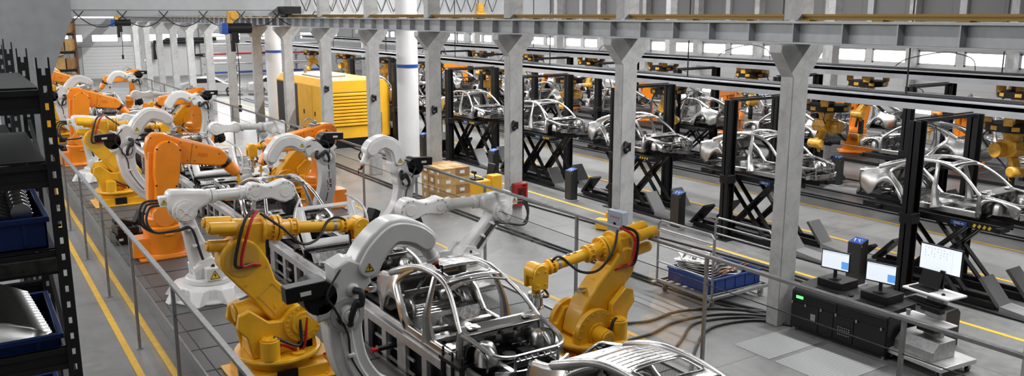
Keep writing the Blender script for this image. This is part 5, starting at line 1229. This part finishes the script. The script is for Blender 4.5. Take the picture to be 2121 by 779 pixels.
# ================================================================== RIGHT BAY FURNITURE
# black machine cabinet
t = thing('machine_cabinet', (13.05, 8.8, 0), 0, 'long black machine cabinet with green display in front of the nearest column', 'cabinet')
t.rotation_euler = (0, 0, .05)
m = MB(); m.prism([(-.42, .06), (.42, .06), (.42, .86), (-.26, .86), (-.42, .76)], -.95, .95); m.build('body', BLACK, t, bevel=.012)
CAB = mat('black_door_enamel', (.010, .010, .011), 0, .34, spec=.3)
for a, b_ in ((-.93, -.35), (-.33, .05), (.07, .35), (.37, .93)):
    m = MB(); m.bx(-.432, -.42, a, b_, .10, .54); m.build('door', CAB, t, bevel=.004)
for a, b_ in ((-.93, -.02), (.02, .93)):
    m = MB(); m.bx(-.432, -.42, a, b_, .57, .74); m.build('drawer_front', CAB, t, bevel=.004)
m = MB(); m.bx(-.44, -.432, -.28, -.02, .2, .38); g_ = m.build('vent_grille', BLACKM, t)
m = MB()
for i in range(6):
    for j in range(4): m.bx(-.446, -.44, -.27 + .042 * i, -.25 + .042 * i, .21 + .042 * j, .23 + .042 * j)
m.build('perforation', GALV, g_)
m = MB(); m.bx(-.442, -.432, .70, .84, .64, .69); m.build('green_display', LEDG, t)
m = MB(); m.bx(-.442, -.434, .42, .52, .3, .42); m.build('latch_plate', GALV, t, bevel=.003)
for y in (-.86, -.4, .0, .3, .62, .9): m = MB(); m.bx(-.45, -.43, y, y + .03, .52, .57); m.build('hinge', GALV, t)
for a in (-.36, .36):
    for b_ in (-.88, .88): m = MB(); m.cyl((a, b_, 0), (a, b_, .07), .03, n=10); m.build('foot', GALV, t)
t = thing('side_cabinet', (14.0, 8.0, 0), 0, 'lower black side cabinet with rounded top corner behind the long black one', 'cabinet')
m = MB(); m.prism([(-.4, 0), (.4, 0), (.4, .62), (.32, .7), (-.4, .7)], -.45, .45); m.build('body', CAB, t, bevel=.02); m = MB(); m.bx(-.1, .1, -.2, .1, .7, .74); m.build('top_clutter', BLACKM, t, bevel=.01)

def monitor(name, loc, rz, w, h, label, stand=True, group=None, icons=0):
    t = thing(name, loc, rz, label, 'monitor', group)
    z0 = .16 if stand else 0
    m = MB(); m.bx(-.02, .02, -w / 2, w / 2, z0, z0 + h); m.build('bezel', BLACK, t, bevel=.006)
    m = MB(); m.bx(-.024, -.02, -w / 2 + .02, w / 2 - .02, z0 + .025, z0 + h - .02); sc = m.build('screen', SCREEN, t)
    if icons:
        m = MB(); rr = random.Random(3)
        for j in range(4):
            for i in range(9):
                if rr.random() < .72: y = w * (.36 - .072 * i); z = z0 + h * (.86 - .1 * j); m.bx(-.026, -.024, y - .009, y + .009, z - .01, z + .01)
        m.build('screen_icons', SCRG, sc)
        m = MB(); m.bx(-.026, -.024, -w * .28, -w * .275, z0 + h * .1, z0 + h * .93); m.bx(-.026, -.024, -w / 2 + .02, w / 2 - .02, z0 + h * .92, z0 + h * .925); m.build('window_lines', SCRG, sc)
    else:
        m = MB(); m.bx(-.026, -.024, -w * .46, -w * .22, z0 + h * .14, z0 + h * .52); m.build('blue_window', SCRB, sc)
        m = MB()
        for k in range(6): m.bx(-.026, -.024, -w * .15, w * .4, z0 + h * (.25 + .09 * k), z0 + h * (.25 + .09 * k) + .003)
        m.bx(-.026, -.024, -w * .46, w * .46, z0 + h * .88, z0 + h * .92); m.build('text_lines', SCRG, sc)
    if stand:
        m = MB(); m.lathe([(.12, 0), (.12, .012), (.05, .02)], n=28); m.bx(.0, .03, -.03, .03, .015, z0 + .08); m.build('stand', BLACK, t, bevel=.004)
    else:
        m = MB(); m.bx(.02, .08, -.05, .05, -.08, .12); m.build('bracket', BLACK, t, bevel=.004)
    return t
def keyboard(loc, rz, label, w=.48, m_=None):
    t = thing('keyboard', loc, rz, label, 'keyboard')
    m = MB(); m.bx(-.08, .08, -w / 2, w / 2, 0, .018); m.build('case', BLACK, t, bevel=.004)
    m = MB()
    for i in range(4):
        for j in range(15): m.bx(-.07 + .036 * i, -.042 + .036 * i, -w / 2 + .015 + j * (w - .03) / 15, -w / 2 + .015 + (j + .78) * (w - .03) / 15, .018, .025)
    m.build('keys', BLACKM, t)
    return t
for (y, l) in ((9.22, 'black plinth under the left desk monitor'), (8.32, 'black plinth under the right desk monitor')):
    m = MB(); m.bx(-.25, .25, -.26, .26, 0, .15); o = tag(m.build('monitor_plinth', CAB, bevel=.012), l, 'plinth', 'black monitor plinths'); o.location = (13.2, y, .86)
monitor('desk_monitor', (13.14, 9.25, 1.01), .18, .54, .36, 'left desk monitor on the black cabinet, nearest the concrete column', group='desk monitors on the black cabinet')
monitor('desk_monitor', (13.14, 8.33, 1.01), .18, .54, .36, 'right desk monitor on the black cabinet, beside the laptop trolley', group='desk monitors on the black cabinet')
keyboard((12.85, 9.15, .862), .1, 'black keyboard in front of the left desk monitor'); keyboard((12.85, 8.3, .862), .1, 'black keyboard in front of the right desk monitor')
o = tag(MB().bx(-.05, .05, -.03, .03, 0, .025).build('mouse', BLACK, bevel=.01), 'small black mouse between the keyboards on the cabinet', 'mouse'); o.location = (12.9, 8.72, .862)

# laptop trolley
t = thing('computer_trolley', (13.15, 7.35, 0), -.1, 'grey wheeled computer trolley at the right carrying laptop and large monitor', 'trolley')
m = MB(); m.bx(-.45, .45, -.55, .55, .14, .22); m.build('base_plate', ALU, t, bevel=.01)
m = MB(); m.prism([(-.34, .22), (.2, .22), (.2, .52), (-.2, .52), (-.34, .38)], -.32, .42); m.build('base_box', GALV, t, bevel=.01)
for a in (-.36, .36):
    for b_ in (-.46, .46):
        m = MB(); m.cyl((a, b_ - .02, .06), (a, b_ + .02, .06), .06, n=16); c_ = m.build('castor', BLACK, t, bevel=.004)
        m = MB(); m.bx(a - .03, a + .03, b_ - .035, b_ - .025, .05, .14); m.bx(a - .03, a + .03, b_ + .025, b_ + .035, .05, .14); m.build('fork', GALV, c_)
m = MB(); m.bx(.02, .12, -.16, .16, .5, 1.3); m.build('column', GALV, t, bevel=.01)
m = MB(); m.bx(-.28, .22, -.42, .42, 1.27, 1.31); m.build('top_tray', mat('pale_tray', (.62, .62, .62), 0, .45), t, bevel=.015)
m = MB(); m.bx(-.32, .0, -.36, .36, 1.10, 1.125); m.build('keyboard_tray', BLACK, t, bevel=.01)
m = MB(); m.bx(-.3, .06, -.42, .42, .80, .825); m.build('lower_tray', mat('pale_tray', (.62, .62, .62), 0, .45), t, bevel=.012)
m = MB(); m.bx(-.12, .02, -.2, .16, .95, 1.1); m.bx(-.14, .1, -.14, .18, .60, .68); m.build('drive_unit', BLACK, t, bevel=.01)
m = MB(); m.bx(.12, .16, -.04, .04, 1.3, 1.62); m.build('monitor_arm', BLACK, t, bevel=.005)
monitor('large_monitor', (13.35, 7.42, 1.55), -.02, .74, .46, 'large monitor showing small icons above the laptop trolley', False, icons=1)
t = thing('laptop', (13.05, 7.5, 1.311), -.1, 'open black laptop with dark screen on the trolley tray', 'laptop')
m = MB(); m.bx(-.12, .12, -.19, .19, 0, .02); kb = m.build('keyboard_deck', BLACKM, t, bevel=.004)
m = MB()
for i in range(5):
    for j in range(13): m.bx(-.06 + .034 * i - .04, -.035 + .034 * i - .04, -.17 + .026 * j, -.15 + .026 * j, .02, .024)
m.build('keys', BLACK, kb)
m = MB(); m.add([(.12, -.19, .02), (.12, .19, .02), (.2, .19, .27), (.2, -.19, .27), (.13, -.19, .02), (.13, .19, .02), (.21, .19, .27), (.21, -.19, .27)], [(0, 1, 2, 3), (7, 6, 5, 4), (0, 4, 5, 1), (1, 5, 6, 2), (2, 6, 7, 3), (3, 7, 4, 0)]); m.build('lid', mat('dark_screen', (.006, .006, .008), 0, .45, spec=.15), t)
o = tag(MB().cyl((0, 0, 0), (0, 0, .03), .035, .02, n=16).build('mouse', BLACK, bevel=.006), 'black mouse on the pale trolley tray beside the laptop', 'mouse'); o.location = (13.0, 7.13, 1.311)
keyboard((12.98, 7.38, 1.127), -.1, 'wide black keyboard on the tray below the laptop', .6)
o = tag(MB().lathe([(.03, 0), (.04, .09), (.036, .09)], n=20).build('cup', GALV), 'small grey cup on the lower trolley tray', 'cup'); o.location = (12.98, 7.68, .826)

# roll cage cart with blue bin and pressings
t = thing('tube_cart', (12.88, 11.97, 0), 0, 'grey tubular steel cart on castors standing before the nearest column', 'cart')
m = MB()
for y in (-.76, .76): m.bx(-.85, .85, y - .03, y + .03, .22, .28)
for x in (-.85, .85): m.bx(x - .03, x + .03, -.79, .79, .22, .28)
for k in range(7): m.bx(-.85, .85, -.6 + .2 * k - .02, -.6 + .2 * k + .02, .24, .27)
m.build('deck', FENCE, t, bevel=.004)
for x in (-.85, .85):
    m = MB(); h = 1.55 if x < 0 else 1.38
    m.tube([(x, -.78, .25), (x, -.78, h - .08), (x, -.70, h), (x, .70, h), (x, .78, h - .08), (x, .78, .25)], .024, n=10, smooth=1)
    for z in (.66, 1.02, h - .18): m.cyl((x, -.78, z), (x, .78, z), .018, n=8)
    m.build('side_frame', FENCE, t)
m = MB(); m.tube([(-.85, .78, 1.36), (-.95, .72, 1.36), (-.95, -.6, 1.36), (-.85, -.70, 1.36)], .016, smooth=3); m.build('handle', FENCE, t)
for a in (-.72, .72):
    for b_ in (-.66, .66):
        m = MB(); m.cyl((a, b_ - .02, .075), (a, b_ + .02, .075), .075, n=18); c_ = m.build('castor', FENCE, t, bevel=.006)
        m = MB(); m.bx(a - .04, a + .04, b_ - .04, b_ - .03, .07, .22); m.bx(a - .04, a + .04, b_ + .03, b_ + .04, .07, .22); m.build('fork', FENCE, c_)
for x in (-.92, .92): m = MB(); m.cyl((x, .78, .2), (x, .78, .23), .07, n=20); m.build('bumper_disc', FENCE, t)
crate('blue_bin', (12.88, 11.95, .281), 1.45, 1.2, .30, 'blue plastic bin on the tubular steel cart, full of flat pressings', None)
for k in range(6):
    m = MB(); out = [(-.62, -.3), (-.4, -.42), (.1, -.36), (.3, -.45), (.6, -.3), (.55, .1), (.62, .35), (.2, .42), (-.1, .3), (-.5, .4), (-.6, .1)]
    m.prism([(a * (1 - .04 * k), b_) for a, b_ in smooth_pts(out + out[:1], 4)[:-1]], 0, .018, 'xy')
    m.tube([(-.4, -.2, .02), (0, -.25, .05), (.4, -.2, .02), (.45, .2, .03), (0, .25, .05), (-.4, .2, .02)], .025, n=6, closed=True); m.cyl((-.1, 0, .01), (-.1, 0, .06), .12, .08, n=18)
    o = m.build('flat_pressing', STEEL, bevel=.004); o.location = (12.85 - .05 * k, 12.0 + .04 * k, .50 + .055 * k); o.rotation_euler = (.03, .02, .12 * k)
    tag(o, 'flat chrome-like pressing piled in the blue bin on the cart' if k < 5 else 'topmost flat shiny pressing on the pile in the blue bin', 'pressing', 'flat pressings in the blue bin' if k < 5 else None)
for k in range(2):
    m = MB(); m.cyl((-.5, 0, 0), (.5, .2, .0), .012, n=8); o = m.build('copper_rod', mat('copper', (.55, .22, .10), .8, .35)); o.location = (13.1, 11.45 + .1 * k, .62); tag(o, ['thin copper rod lying across the near edge of the blue bin', 'second thin copper rod on the blue bin just behind the first'][k], 'rod')

# floor mesh mats (worn lighter grating patches)
def mesh_mat():
    m = bpy.data.materials.new('floor_mesh'); m.use_nodes = True; nt = m.node_tree; b = nt.nodes['Principled BSDF']
    tc = nt.nodes.new('ShaderNodeTexCoord'); bk = nt.nodes.new('ShaderNodeTexBrick'); bk.offset = 0; bk.inputs['Scale'].default_value = 1
    bk.inputs['Brick Width'].default_value = .06; bk.inputs['Row Height'].default_value = .06; bk.inputs['Mortar Size'].default_value = .008
    bk.inputs['Color1'].default_value = (.19, .19, .19, 1); bk.inputs['Color2'].default_value = (.2, .2, .2, 1); bk.inputs['Mortar'].default_value = (.3, .3, .3, 1)
    nt.links.new(tc.outputs['Object'], bk.inputs['Vector']); nt.links.new(bk.outputs['Color'], b.inputs['Base Color']); b.inputs['Roughness'].default_value = .55; return m
MM = mesh_mat()
for (x0, x1, y0, y1), l in (((11.1, 12.55, 7.7, 8.85), 'square mesh floor grating at the foot of the black cabinet'), ((11.1, 12.5, 8.95, 9.75), 'mesh floor grating between cabinet and nearest column'), ((11.2, 12.3, 11.4, 13.0), 'mesh floor grating left of the tubular cart')):
    m = MB(); m.bx(x0, x1, y0, y1, 0.001, .006); tag(m.build('floor_grating', MM), l, 'grating')

# cardboard boxes on a pallet
t = thing('pallet', (12.45, 22.75, 0), 0, 'wooden pallet under the stacked cardboard boxes', 'pallet')
for k in range(5): m = MB(); m.bx(-.52, .52, -.66 + .29 * k, -.54 + .29 * k, .10, .125); m.build('slat', CARDD, t)
m = MB(); 
for x in (-.48, 0, .48): m.bx(x - .05, x + .05, -.66, .66, 0, .10)
m.build('bearer', CARDD, t)
bi = 0
rr = random.Random(5)
for lv in range(4):
    for i in range(2):
        for j in range(3):
            w, d, h = .5, .43, .27
            m = MB(); m.bx(-w / 2 + .004, w / 2 - .004, -d / 2 + .004, d / 2 - .004, 0, h - .004)
            o = m.build('cardboard_box', CARD if rr.random() < .7 else CARDD, bevel=.006); o.location = (12.2 + .5 * i + rr.uniform(-.01, .01), 22.32 + .43 * j, .126 + h * lv)
            where = ['bottom', 'second', 'third', 'top'][lv]
            tag(o, 'brown cardboard box in the %s layer of the stack beside the yellow pallet truck' % where, 'box', 'boxes in the %s layer of the stack' % where)
            m = MB(); m.bx(-.03, .03, -d / 2, d / 2, h - .004, h - .002); m.build('tape', mat('brown_tape', (.35, .2, .07), 0, .35), o)
            m = MB(); m.bx(-w / 2 + .001, -w / 2 + .003, -.08 + rr.uniform(-.05, .05), .06, .07, .19); m.build('paper_label', PAPER, o); m = MB(); m.bx(-.1, .06, -d / 2 + .001, -d / 2 + .003, .08, .18); m.build('paper_label', PAPER, o)
# pallet truck
t = thing('pallet_truck', (13.75, 22.9, 0), 0, 'yellow electric pallet truck with black seat beside the cardboard boxes', 'truck')
m = MB(); m.bx(-.6, .2, -.42, .3, .12, .62); m.bx(.2, .62, -.42, -.1, .12, .75); m.bx(.25, .62, -.1, .42, .12, .3); m.build('body', GENY, t, bevel=.04)
m = MB(); m.bx(-.35, 0, -.3, .1, .62, .67); m.cyl((-.2, -.1, .67), (-.25, -.1, .85), .02); m.cyl((-.25, -.2, .85), (-.25, .0, .85), .05); m.build('controls', BLACK, t, bevel=.01)
m = MB(); m.bx(.15, .5, -.1, .3, .5, .6); m.build('seat', BLACK, t, bevel=.03)
m = MB(); m.box((.52, .1, .82), (.10, .4, .45), Matrix.Rotation(.15, 3, 'Y')); m.build('backrest', BLACK, t, bevel=.04)
for x in (-.4, .4):
    m = MB(); m.cyl((x, -.40, .12), (x, -.30, .12), .12, n=18); m.build('wheel', RUBBER, t, bevel=.01)
# red cabinet and grey switch box on the columns
t = thing('fire_cabinet', (12.72, 19.01, .6), 0, 'red wall cabinet mounted low on the third concrete column', 'cabinet')
m = MB(); m.bx(-.2, .2, -.09, .09, 0, .62); m.build('case', REDP, t, bevel=.01); m = MB(); m.bx(-.13, .13, -.1, -.09, .08, .5); m.bx(-.06, .06, -.12, -.1, .2, .42); m.build('window', mat('dark_red_window', (.06, .005, .005), 0, .2), t)
m = MB(); m.box((.08, -.1, .56), (.1, .01, .04)); m.build('badge', BLACK, t)
t = thing('switch_box', (12.36, 14.45, .82), 0, 'grey electrical box with red lamps on the second concrete column', 'electrical box')
m = MB(); m.bx(-.09, .09, -.26, .26, 0, .56); m.build('case', BOXG, t, bevel=.008)
m = MB(); m.bx(-.1, -.09, -.25, .25, .01, .55); d_ = m.build('door', BOXG, t, bevel=.003)
m = MB()
for k in range(4): m.cyl((-.115, -.14 + .085 * k, .42), (-.1, -.14 + .085 * k, .42), .018, n=12)
m.build('lamps', REDL, d_)
m = MB(); m.cyl((-.12, -.02, .26), (-.1, -.02, .26), .035, n=16); m.bx(-.14, -.12, -.03, -.01, .22, .31); m.build('handle', BLACK, d_)
# yellow stop frame with black pole
t = thing('floor_jack', (14.75, 17.5, 0), .4, 'small yellow floor jack with upright black pole left of the switch box', 'jack')
m = MB(); m.bar((-.4, -.2, .06), (.45, -.3, .06), .1, .1); m.bar((-.4, .2, .06), (.45, .3, .06), .1, .1); m.bx(-.45, -.2, -.28, .28, .02, .3); m.bx(.0, .3, -.2, .2, .05, .42); m.build('frame', YELLOW, t, bevel=.02)
m = MB(); m.cyl((-.1, 0, .1), (-.1, 0, 1.25), .025, n=10); m.build('pole', BLACK, t)
# small speakers on columns
for k in (1, 2, 3, 4, 5):
    o = tag(MB().cyl((0, 0, 0), (-.08, 0, -.02), .05, .07, n=14).cyl((0, 0, .12), (-.08, 0, .14), .05, .07, n=14).bx(-.02, .08, -.02, .02, -.03, .16).build('camera_pod', BLACK), 'small black twin camera pod on the face of the %s concrete column' % ORD[k], 'camera', 'camera pods on the columns'); o.location = (12.6, 10.05 + 4.6 * k - .20, 2.75)
# floor cables
def cable(label, pts, r=.028):
    m = MB(); m.tube([(x, y, r + .002) for x, y in pts], r, n=8, smooth=6); tag(m.build('floor_cable', RUBBER), label, 'cable', None)
cable('black floor cable curving from the nearest column to the yellow robot, lowest of four', [(12.7, 9.75), (12.3, 10.35), (11.3, 10.5), (10.3, 9.9), (9.6, 9.3), (9.0, 9.0)])
cable('black floor cable beside the lowest one, from column foot to yellow robot', [(12.7, 9.9), (12.3, 10.55), (11.3, 10.85), (10.4, 10.35), (9.6, 9.9), (9.0, 9.7)])
cable('black floor cable third from bottom, curving left from the nearest column', [(12.8, 10.3), (12.0, 10.95), (11.0, 11.1), (10.2, 10.9), (9.4, 10.9)])
cable('black floor cable topmost of the bundle running left from the nearest column', [(12.9, 10.5), (12.2, 11.2), (11.4, 11.5), (10.4, 11.45), (9.2, 12.2), (8.6, 13.0)])
cable('pair of long straight floor cables along the columns, the nearer', [(12.75, 10.4), (12.35, 12), (12.2, 15), (12.05, 19), (12.0, 24), (12.1, 36)])
cable('pair of long straight floor cables along the columns, the farther', [(12.9, 10.5), (12.55, 12), (12.35, 15), (12.25, 19), (12.2, 24), (12.3, 36)])
cable('dark cable running along the floor beside the lift lane, nearer', [(13.3, 8.3), (14.7, 10), (15.1, 12.5), (14.6, 18), (14.3, 24), (14.4, 36)])
cable('dark cable running along the floor beside the lift lane, farther', [(13.6, 8.5), (15.0, 10), (15.3, 12.5), (14.9, 18), (14.6, 24), (14.7, 36)])
# yellow generator container
t = thing('generator', (14.85, 38.3, 0), 0, 'large yellow louvred generator housing behind the columns', 'generator')
hw, hl = 1.45, 3.4
m = MB(); m.prism([(-hw, .42), (hw, .42), (hw, 2.65), (hw - .28, 2.95), (-hw + .28, 2.95), (-hw, 2.65)], -hl, hl); m.build('housing', GENY, t, bevel=.015)
m = MB(); m.bx(-hw + .05, hw - .05, -hl + .05, hl - .05, 0, .42); m.build('base', BLACK, t)
GD = mat('louvre_dark', (.10, .05, .01), .1, .5)
m = MB(); m.bx(-hw + .12, .9, -hl - .02, -hl + .002, .95, 2.45); lv = m.build('louvre_frame', GD, t)
m = MB()
for k in range(10): m.add([(-hw + .14, -hl - .02, 1.0 + .145 * k), (.88, -hl - .02, 1.0 + .145 * k), (.88, -hl - .08, .97 + .145 * k + .02), (-hw + .14, -hl - .08, .99 + .145 * k), (-hw + .14, -hl - .02, 1.1 + .145 * k), (.88, -hl - .02, 1.1 + .145 * k), (.88, -hl - .08, 1.07 + .145 * k), (-hw + .14, -hl - .08, 1.07 + .145 * k)], [(0, 1, 2, 3), (7, 6, 5, 4), (0, 4, 5, 1), (1, 5, 6, 2), (2, 6, 7, 3), (3, 7, 4, 0)])
m.build('louvre_slats', GENY, lv)
for y in (-2.3, -.9): 
    m = MB(); m.bx(-hw - .02, -hw, y - .6, y + .6, .5, 2.6); dd_ = m.build('door', GENY, t, bevel=.005); m = MB(); m.bx(-hw - .04, -hw - .02, y + .4, y + .5, 1.3, 1.5); m.build('latch', BLACK, dd_)
m = MB(); m.bx(-hw - .01, -hw + .02, .4, 3.3, .5, 2.6); m.build('radiator_opening', mat('dark_opening', (.02, .02, .02), 0, .6), t)
m = MB(); m.cyl((-.6, 1.6, 2.95), (-.6, 1.6, 3.35), .08); m.cyl((-.6, 1.6, 3.3), (-.6, 1.6, 3.5), .03); m.bx(-1.0, .3, -1.2, 1.0, 2.95, 3.03); m.bx(.95, 1.05, -hl - .03, -hl, .6, 1.5); m.build('roof_fittings', GALV, t, bevel=.01)

# ================================================================== FAR LEFT / BACK
# tall pallet rack with boxes
t = thing('pallet_rack', (6.3, 65, 0), 0, 'tall warehouse rack loaded with brown boxes at far left', 'rack')
for x in (-1.2, .9):
    for y in (-.5, .5): m = MB(); m.bx(x - .06, x + .06, y - .06, y + .06, 0, 5.5); m.build('upright', mat('rusty_rack', (.12, .05, .03), .2, .6), t)
for z in (.9, 2.1, 3.3, 4.5): m = MB(); m.bx(-1.2, .9, -.55, -.45, z - .12, z); m.bx(-1.2, .9, .45, .55, z - .12, z); m.bx(-1.2, .9, -.5, .5, z, z + .02); m.build('beam', BLACKM, t)
for z in (0, 1.2, 2.4, 3.6): m = MB(); m.bar((.9, -.5, z + .1), (.9, .5, z + 1.1), .05, .04); m.bar((-1.2, -.56, z + .1), (.9, -.56, z + 1.1), .05, .03); m.build('brace', BLACKM, t)
for lv, z in enumerate((.92, 2.12, 3.32, 4.52)):
    for i in range(3):
        m = MB(); m.bx(-.3, .3, -.4, .4, 0, .7 + .1 * ((i + lv) % 3)); o = m.build('warehouse_box', CARDD if (i + lv) % 2 else CARD, bevel=.01); o.location = (6.3 - .85 + .7 * i, 65, z + .022)
        tag(o, 'brown box on the %s loaded shelf of the tall warehouse rack' % ['lowest', 'second', 'third', 'top'][lv], 'box', 'boxes on the %s shelf of the warehouse rack' % ['lowest', 'second', 'third', 'top'][lv])
# cantilever racks with pipes
for i, (x, y) in enumerate(((18.4, 67), (23.2, 67))):
    t = thing('pipe_rack', (x, y, 0), 0, ['grey cantilever rack of long steel sections behind the left columns', 'second grey cantilever rack of steel sections, right of the first'][i], 'rack')
    for a in (-2, 0, 2): m = MB(); m.bx(a - .08, a + .08, -.1, .1, 0, 5); m.build('upright', BOXG, t)
    for z in (1.3, 2.0, 2.7, 3.4, 4.1, 4.7):
        m = MB(); m.bx(-2.3, 2.3, -.9, -.75, z, z + .08); m.bx(-2.3, 2.3, .2, .3, z, z + .08)
        for a in (-2, 0, 2): m.bx(a - .04, a + .04, -.9, .3, z - .06, z)
        m.build('shelf_arm', GALV, t)
    for j, z in enumerate((1.38, 2.08, 2.78, 3.48)):
        for q in range(3):
            m = MB(); m.cyl((-2.2, 0, .07), (2.2, 0, .07), .07, n=12); o = m.build('steel_pipe', [GALV, ALU, REDP][(q + j) % 3] if (q + j) % 5 else BLUED); o.location = (x, y - .62 + .2 * q, z + .002); tag(o, 'long pipe lying on the %s level of the %s cantilever rack' % (['lowest', 'second', 'third', 'top'][j], ['left', 'right'][i]), 'pipe', 'pipes on the %s level of the %s cantilever rack' % (['lowest', 'second', 'third', 'top'][j], ['left', 'right'][i]))
# black duct on back wall
o = MB(); o.tube([(15.9, 84.4, 1.7), (15.9, 84.4, 3.3), (20.9, 84.4, 3.3)], .17, n=12, smooth=1); o.tube([(16.5, 84.4, 1.6), (16.5, 84.4, 3.2), (17.0, 84.4, 3.5), (21.5, 84.4, 3.5)], .15, n=12, smooth=1); o.tube([(19.4, 84.4, 3.3), (19.4, 84.4, 2.0), (20.8, 84.4, 2.0)], .15, n=12, smooth=1)
tag(o.build('black_duct', BLACK), 'black pipework loop on the pale back wall', 'duct')
# silver cars parked at the back
def parked_car(loc, rz, label):
    t = thing('silver_car', loc, rz, label, 'car', 'silver cars parked at the back')
    side = [(-2.2, .3), (-2.25, .65), (-2.1, .85), (-1.5, .95), (-.95, 1.32), (.25, 1.36), (1.0, .98), (1.9, .82), (2.2, .6), (2.2, .3)]
    arch = side + arc(1.4, .3, .36, 0, 180, 8) + arc(-1.35, .3, .36, 0, 180, 8)
    m = MB(); m.prism(arch, -.85, .85); m.build('bodywork', mat('silver_paint', (.55, .55, .56), .8, .3), t, bevel=.06, seg=3)
    m = MB(); m.prism([(-1.4, .95), (-.92, 1.27), (.22, 1.30), (.88, .98)], -.856, .856); m.build('side_windows', BLACK, t)
    for x in (-1.35, 1.4):
        for s in (-1, 1):
            m = MB(); m.cyl((x, s * .66, .33), (x, s * .88, .33), .33, n=26); w_ = m.build('wheel', RUBBER, t, bevel=.02)
            m = MB()
            for k in range(5): a = k * 2 * PI / 5; m.bar((x, s * .885, .33), (x + .24 * math.cos(a), s * .885, .33 + .24 * math.sin(a)), .06, .02, up=(0, 1, 0))
            m.build('spokes', ALU, w_)
    m = MB(); m.add([(1.0, -.7, 1.0), (1.0, .7, 1.0), (2.0, .7, 1.65), (2.0, -.7, 1.65), (1.0, -.7, .97), (1.0, .7, .97), (2.0, .7, 1.62), (2.0, -.7, 1.62)], [(0, 1, 2, 3), (7, 6, 5, 4), (0, 4, 5, 1), (1, 5, 6, 2), (2, 6, 7, 3), (3, 7, 4, 0)]); m.build('raised_bonnet', mat('silver_paint', (.55, .55, .56), .8, .3), t)
    return t
parked_car((15.6, 63.8, 0), -.25, 'silver car with raised bonnet parked behind the left concrete columns')
parked_car((20.2, 62.5, 0), -.25, 'silver car parked right of the first, between the white round columns')
# stairs and blue noticeboards on upper edge
m = MB(); m.bx(0, .06, -.9, .9, -.7, .7); o = tag(m.build('blue_board', BLUED, bevel=.01), 'blue board at the top edge of the photo right of the round column', 'board'); o.location = (37.93, 53.5, 6.6)
m = MB(); m.bx(-.9, .9, 0, .06, -.5, .5); o = tag(m.build('blue_board', BLUED, bevel=.01), 'dark blue board at the top left corner on the crane girder', 'board'); o.location = (2.95, 36.9, 6.4)
# black robot controllers on the gratings
def controller(loc, rz, label):
    t = thing('controller_box', loc, rz, label, 'controller', 'black robot controllers on the gratings')
    m = MB(); m.bx(-.45, .45, -.3, .3, 0, .25); m.build('base', BLACK, t, bevel=.015)
    m = MB(); m.bx(-.4, .1, -.34, .25, .25, .42); m.build('lower_unit', BLACK, t, bevel=.015)
    m = MB(); m.box((-.2, -.05, .52), (.42, .3, .16), Matrix.Rotation(.35, 3, 'Y')); u_ = m.build('upper_unit', BLACK, t, bevel=.015)
    m = MB(); m.box((.22, 0, .55), (.2, .3, .34), Matrix.Rotation(.5, 3, 'Y')); m.build('tilted_unit', BLACK, t, bevel=.015)
    m = MB(); m.bx(-.25, -.12, -.345, -.34, .3, .36); m.bx(-.38, -.28, -.305, -.3, .1, .16); m.build('white_label', PAPER, t)
    return t
controller((3.35, 22.6, .168), .1, 'black stacked controller boxes on the grating left of the nearest orange robot')
controller((8.4, 19.6, .168), .3, 'black controller boxes at the foot of the right banana-armed robots')
controller((3.35, 37.5, .168), .1, 'distant black controller boxes on the left grating')
controller((3.35, 52.5, .168), .1, 'farthest black controller boxes on the left grating')
cam = bpy.data.cameras.new('camera'); co = bpy.data.objects.new('camera', cam); COL.objects.link(co)
cam.sensor_width = 36; cam.sensor_fit = 'HORIZONTAL'; cam.lens = 36 * 1759.0 / 2121.0; cam.clip_end = 300; cam.clip_start = .05
co.location = (0, 0, 5.75); co.rotation_euler = (PI / 2 - math.atan(359 / 1759.0), 0, -math.radians(33.24)); SC.camera = co
SC.view_settings.view_transform = 'Standard'; SC.view_settings.look = 'None'; SC.view_settings.gamma = 1; SC.view_settings.use_curve_mapping = False
SC.view_settings.exposure = -0.08
w = bpy.data.worlds.new('world'); SC.world = w; w.use_nodes = True
w.node_tree.nodes['Background'].inputs[0].default_value = (.9, .95, 1, 1); w.node_tree.nodes['Background'].inputs[1].default_value = .5
SC.cycles.max_bounces = 6; SC.cycles.diffuse_bounces = 3; SC.cycles.glossy_bounces = 4; SC.cycles.transparent_max_bounces = 12
SC.cycles.sample_clamp_indirect = 4; SC.cycles.caustics_reflective = False; SC.cycles.caustics_refractive = False
def area(name, loc, sx, sy, power, rot=(0, 0, 0), col=(1, 1, 1)):
    l = bpy.data.lights.new(name, 'AREA'); l.shape = 'RECTANGLE'; l.size = sx; l.size_y = sy; l.energy = power; l.color = col
    o = bpy.data.objects.new(name, l); COL.objects.link(o); o.location = loc; o.rotation_euler = rot; return o
for i, (x, p) in enumerate(((.5, 260), (7.5, 620), (17.5, 3300), (25, 1200), (33, 800))):
    for k in range(4):
        area('lamp_strip', (x, 8 + k * 20, 10.1), .45, 13, p * (.72, .95, 1.2, 1.2)[k])

area('left_window_light', (-5.6, 44, 7.5), 3.0, 76, 5200, (0, -PI / 2 + .12, 0))
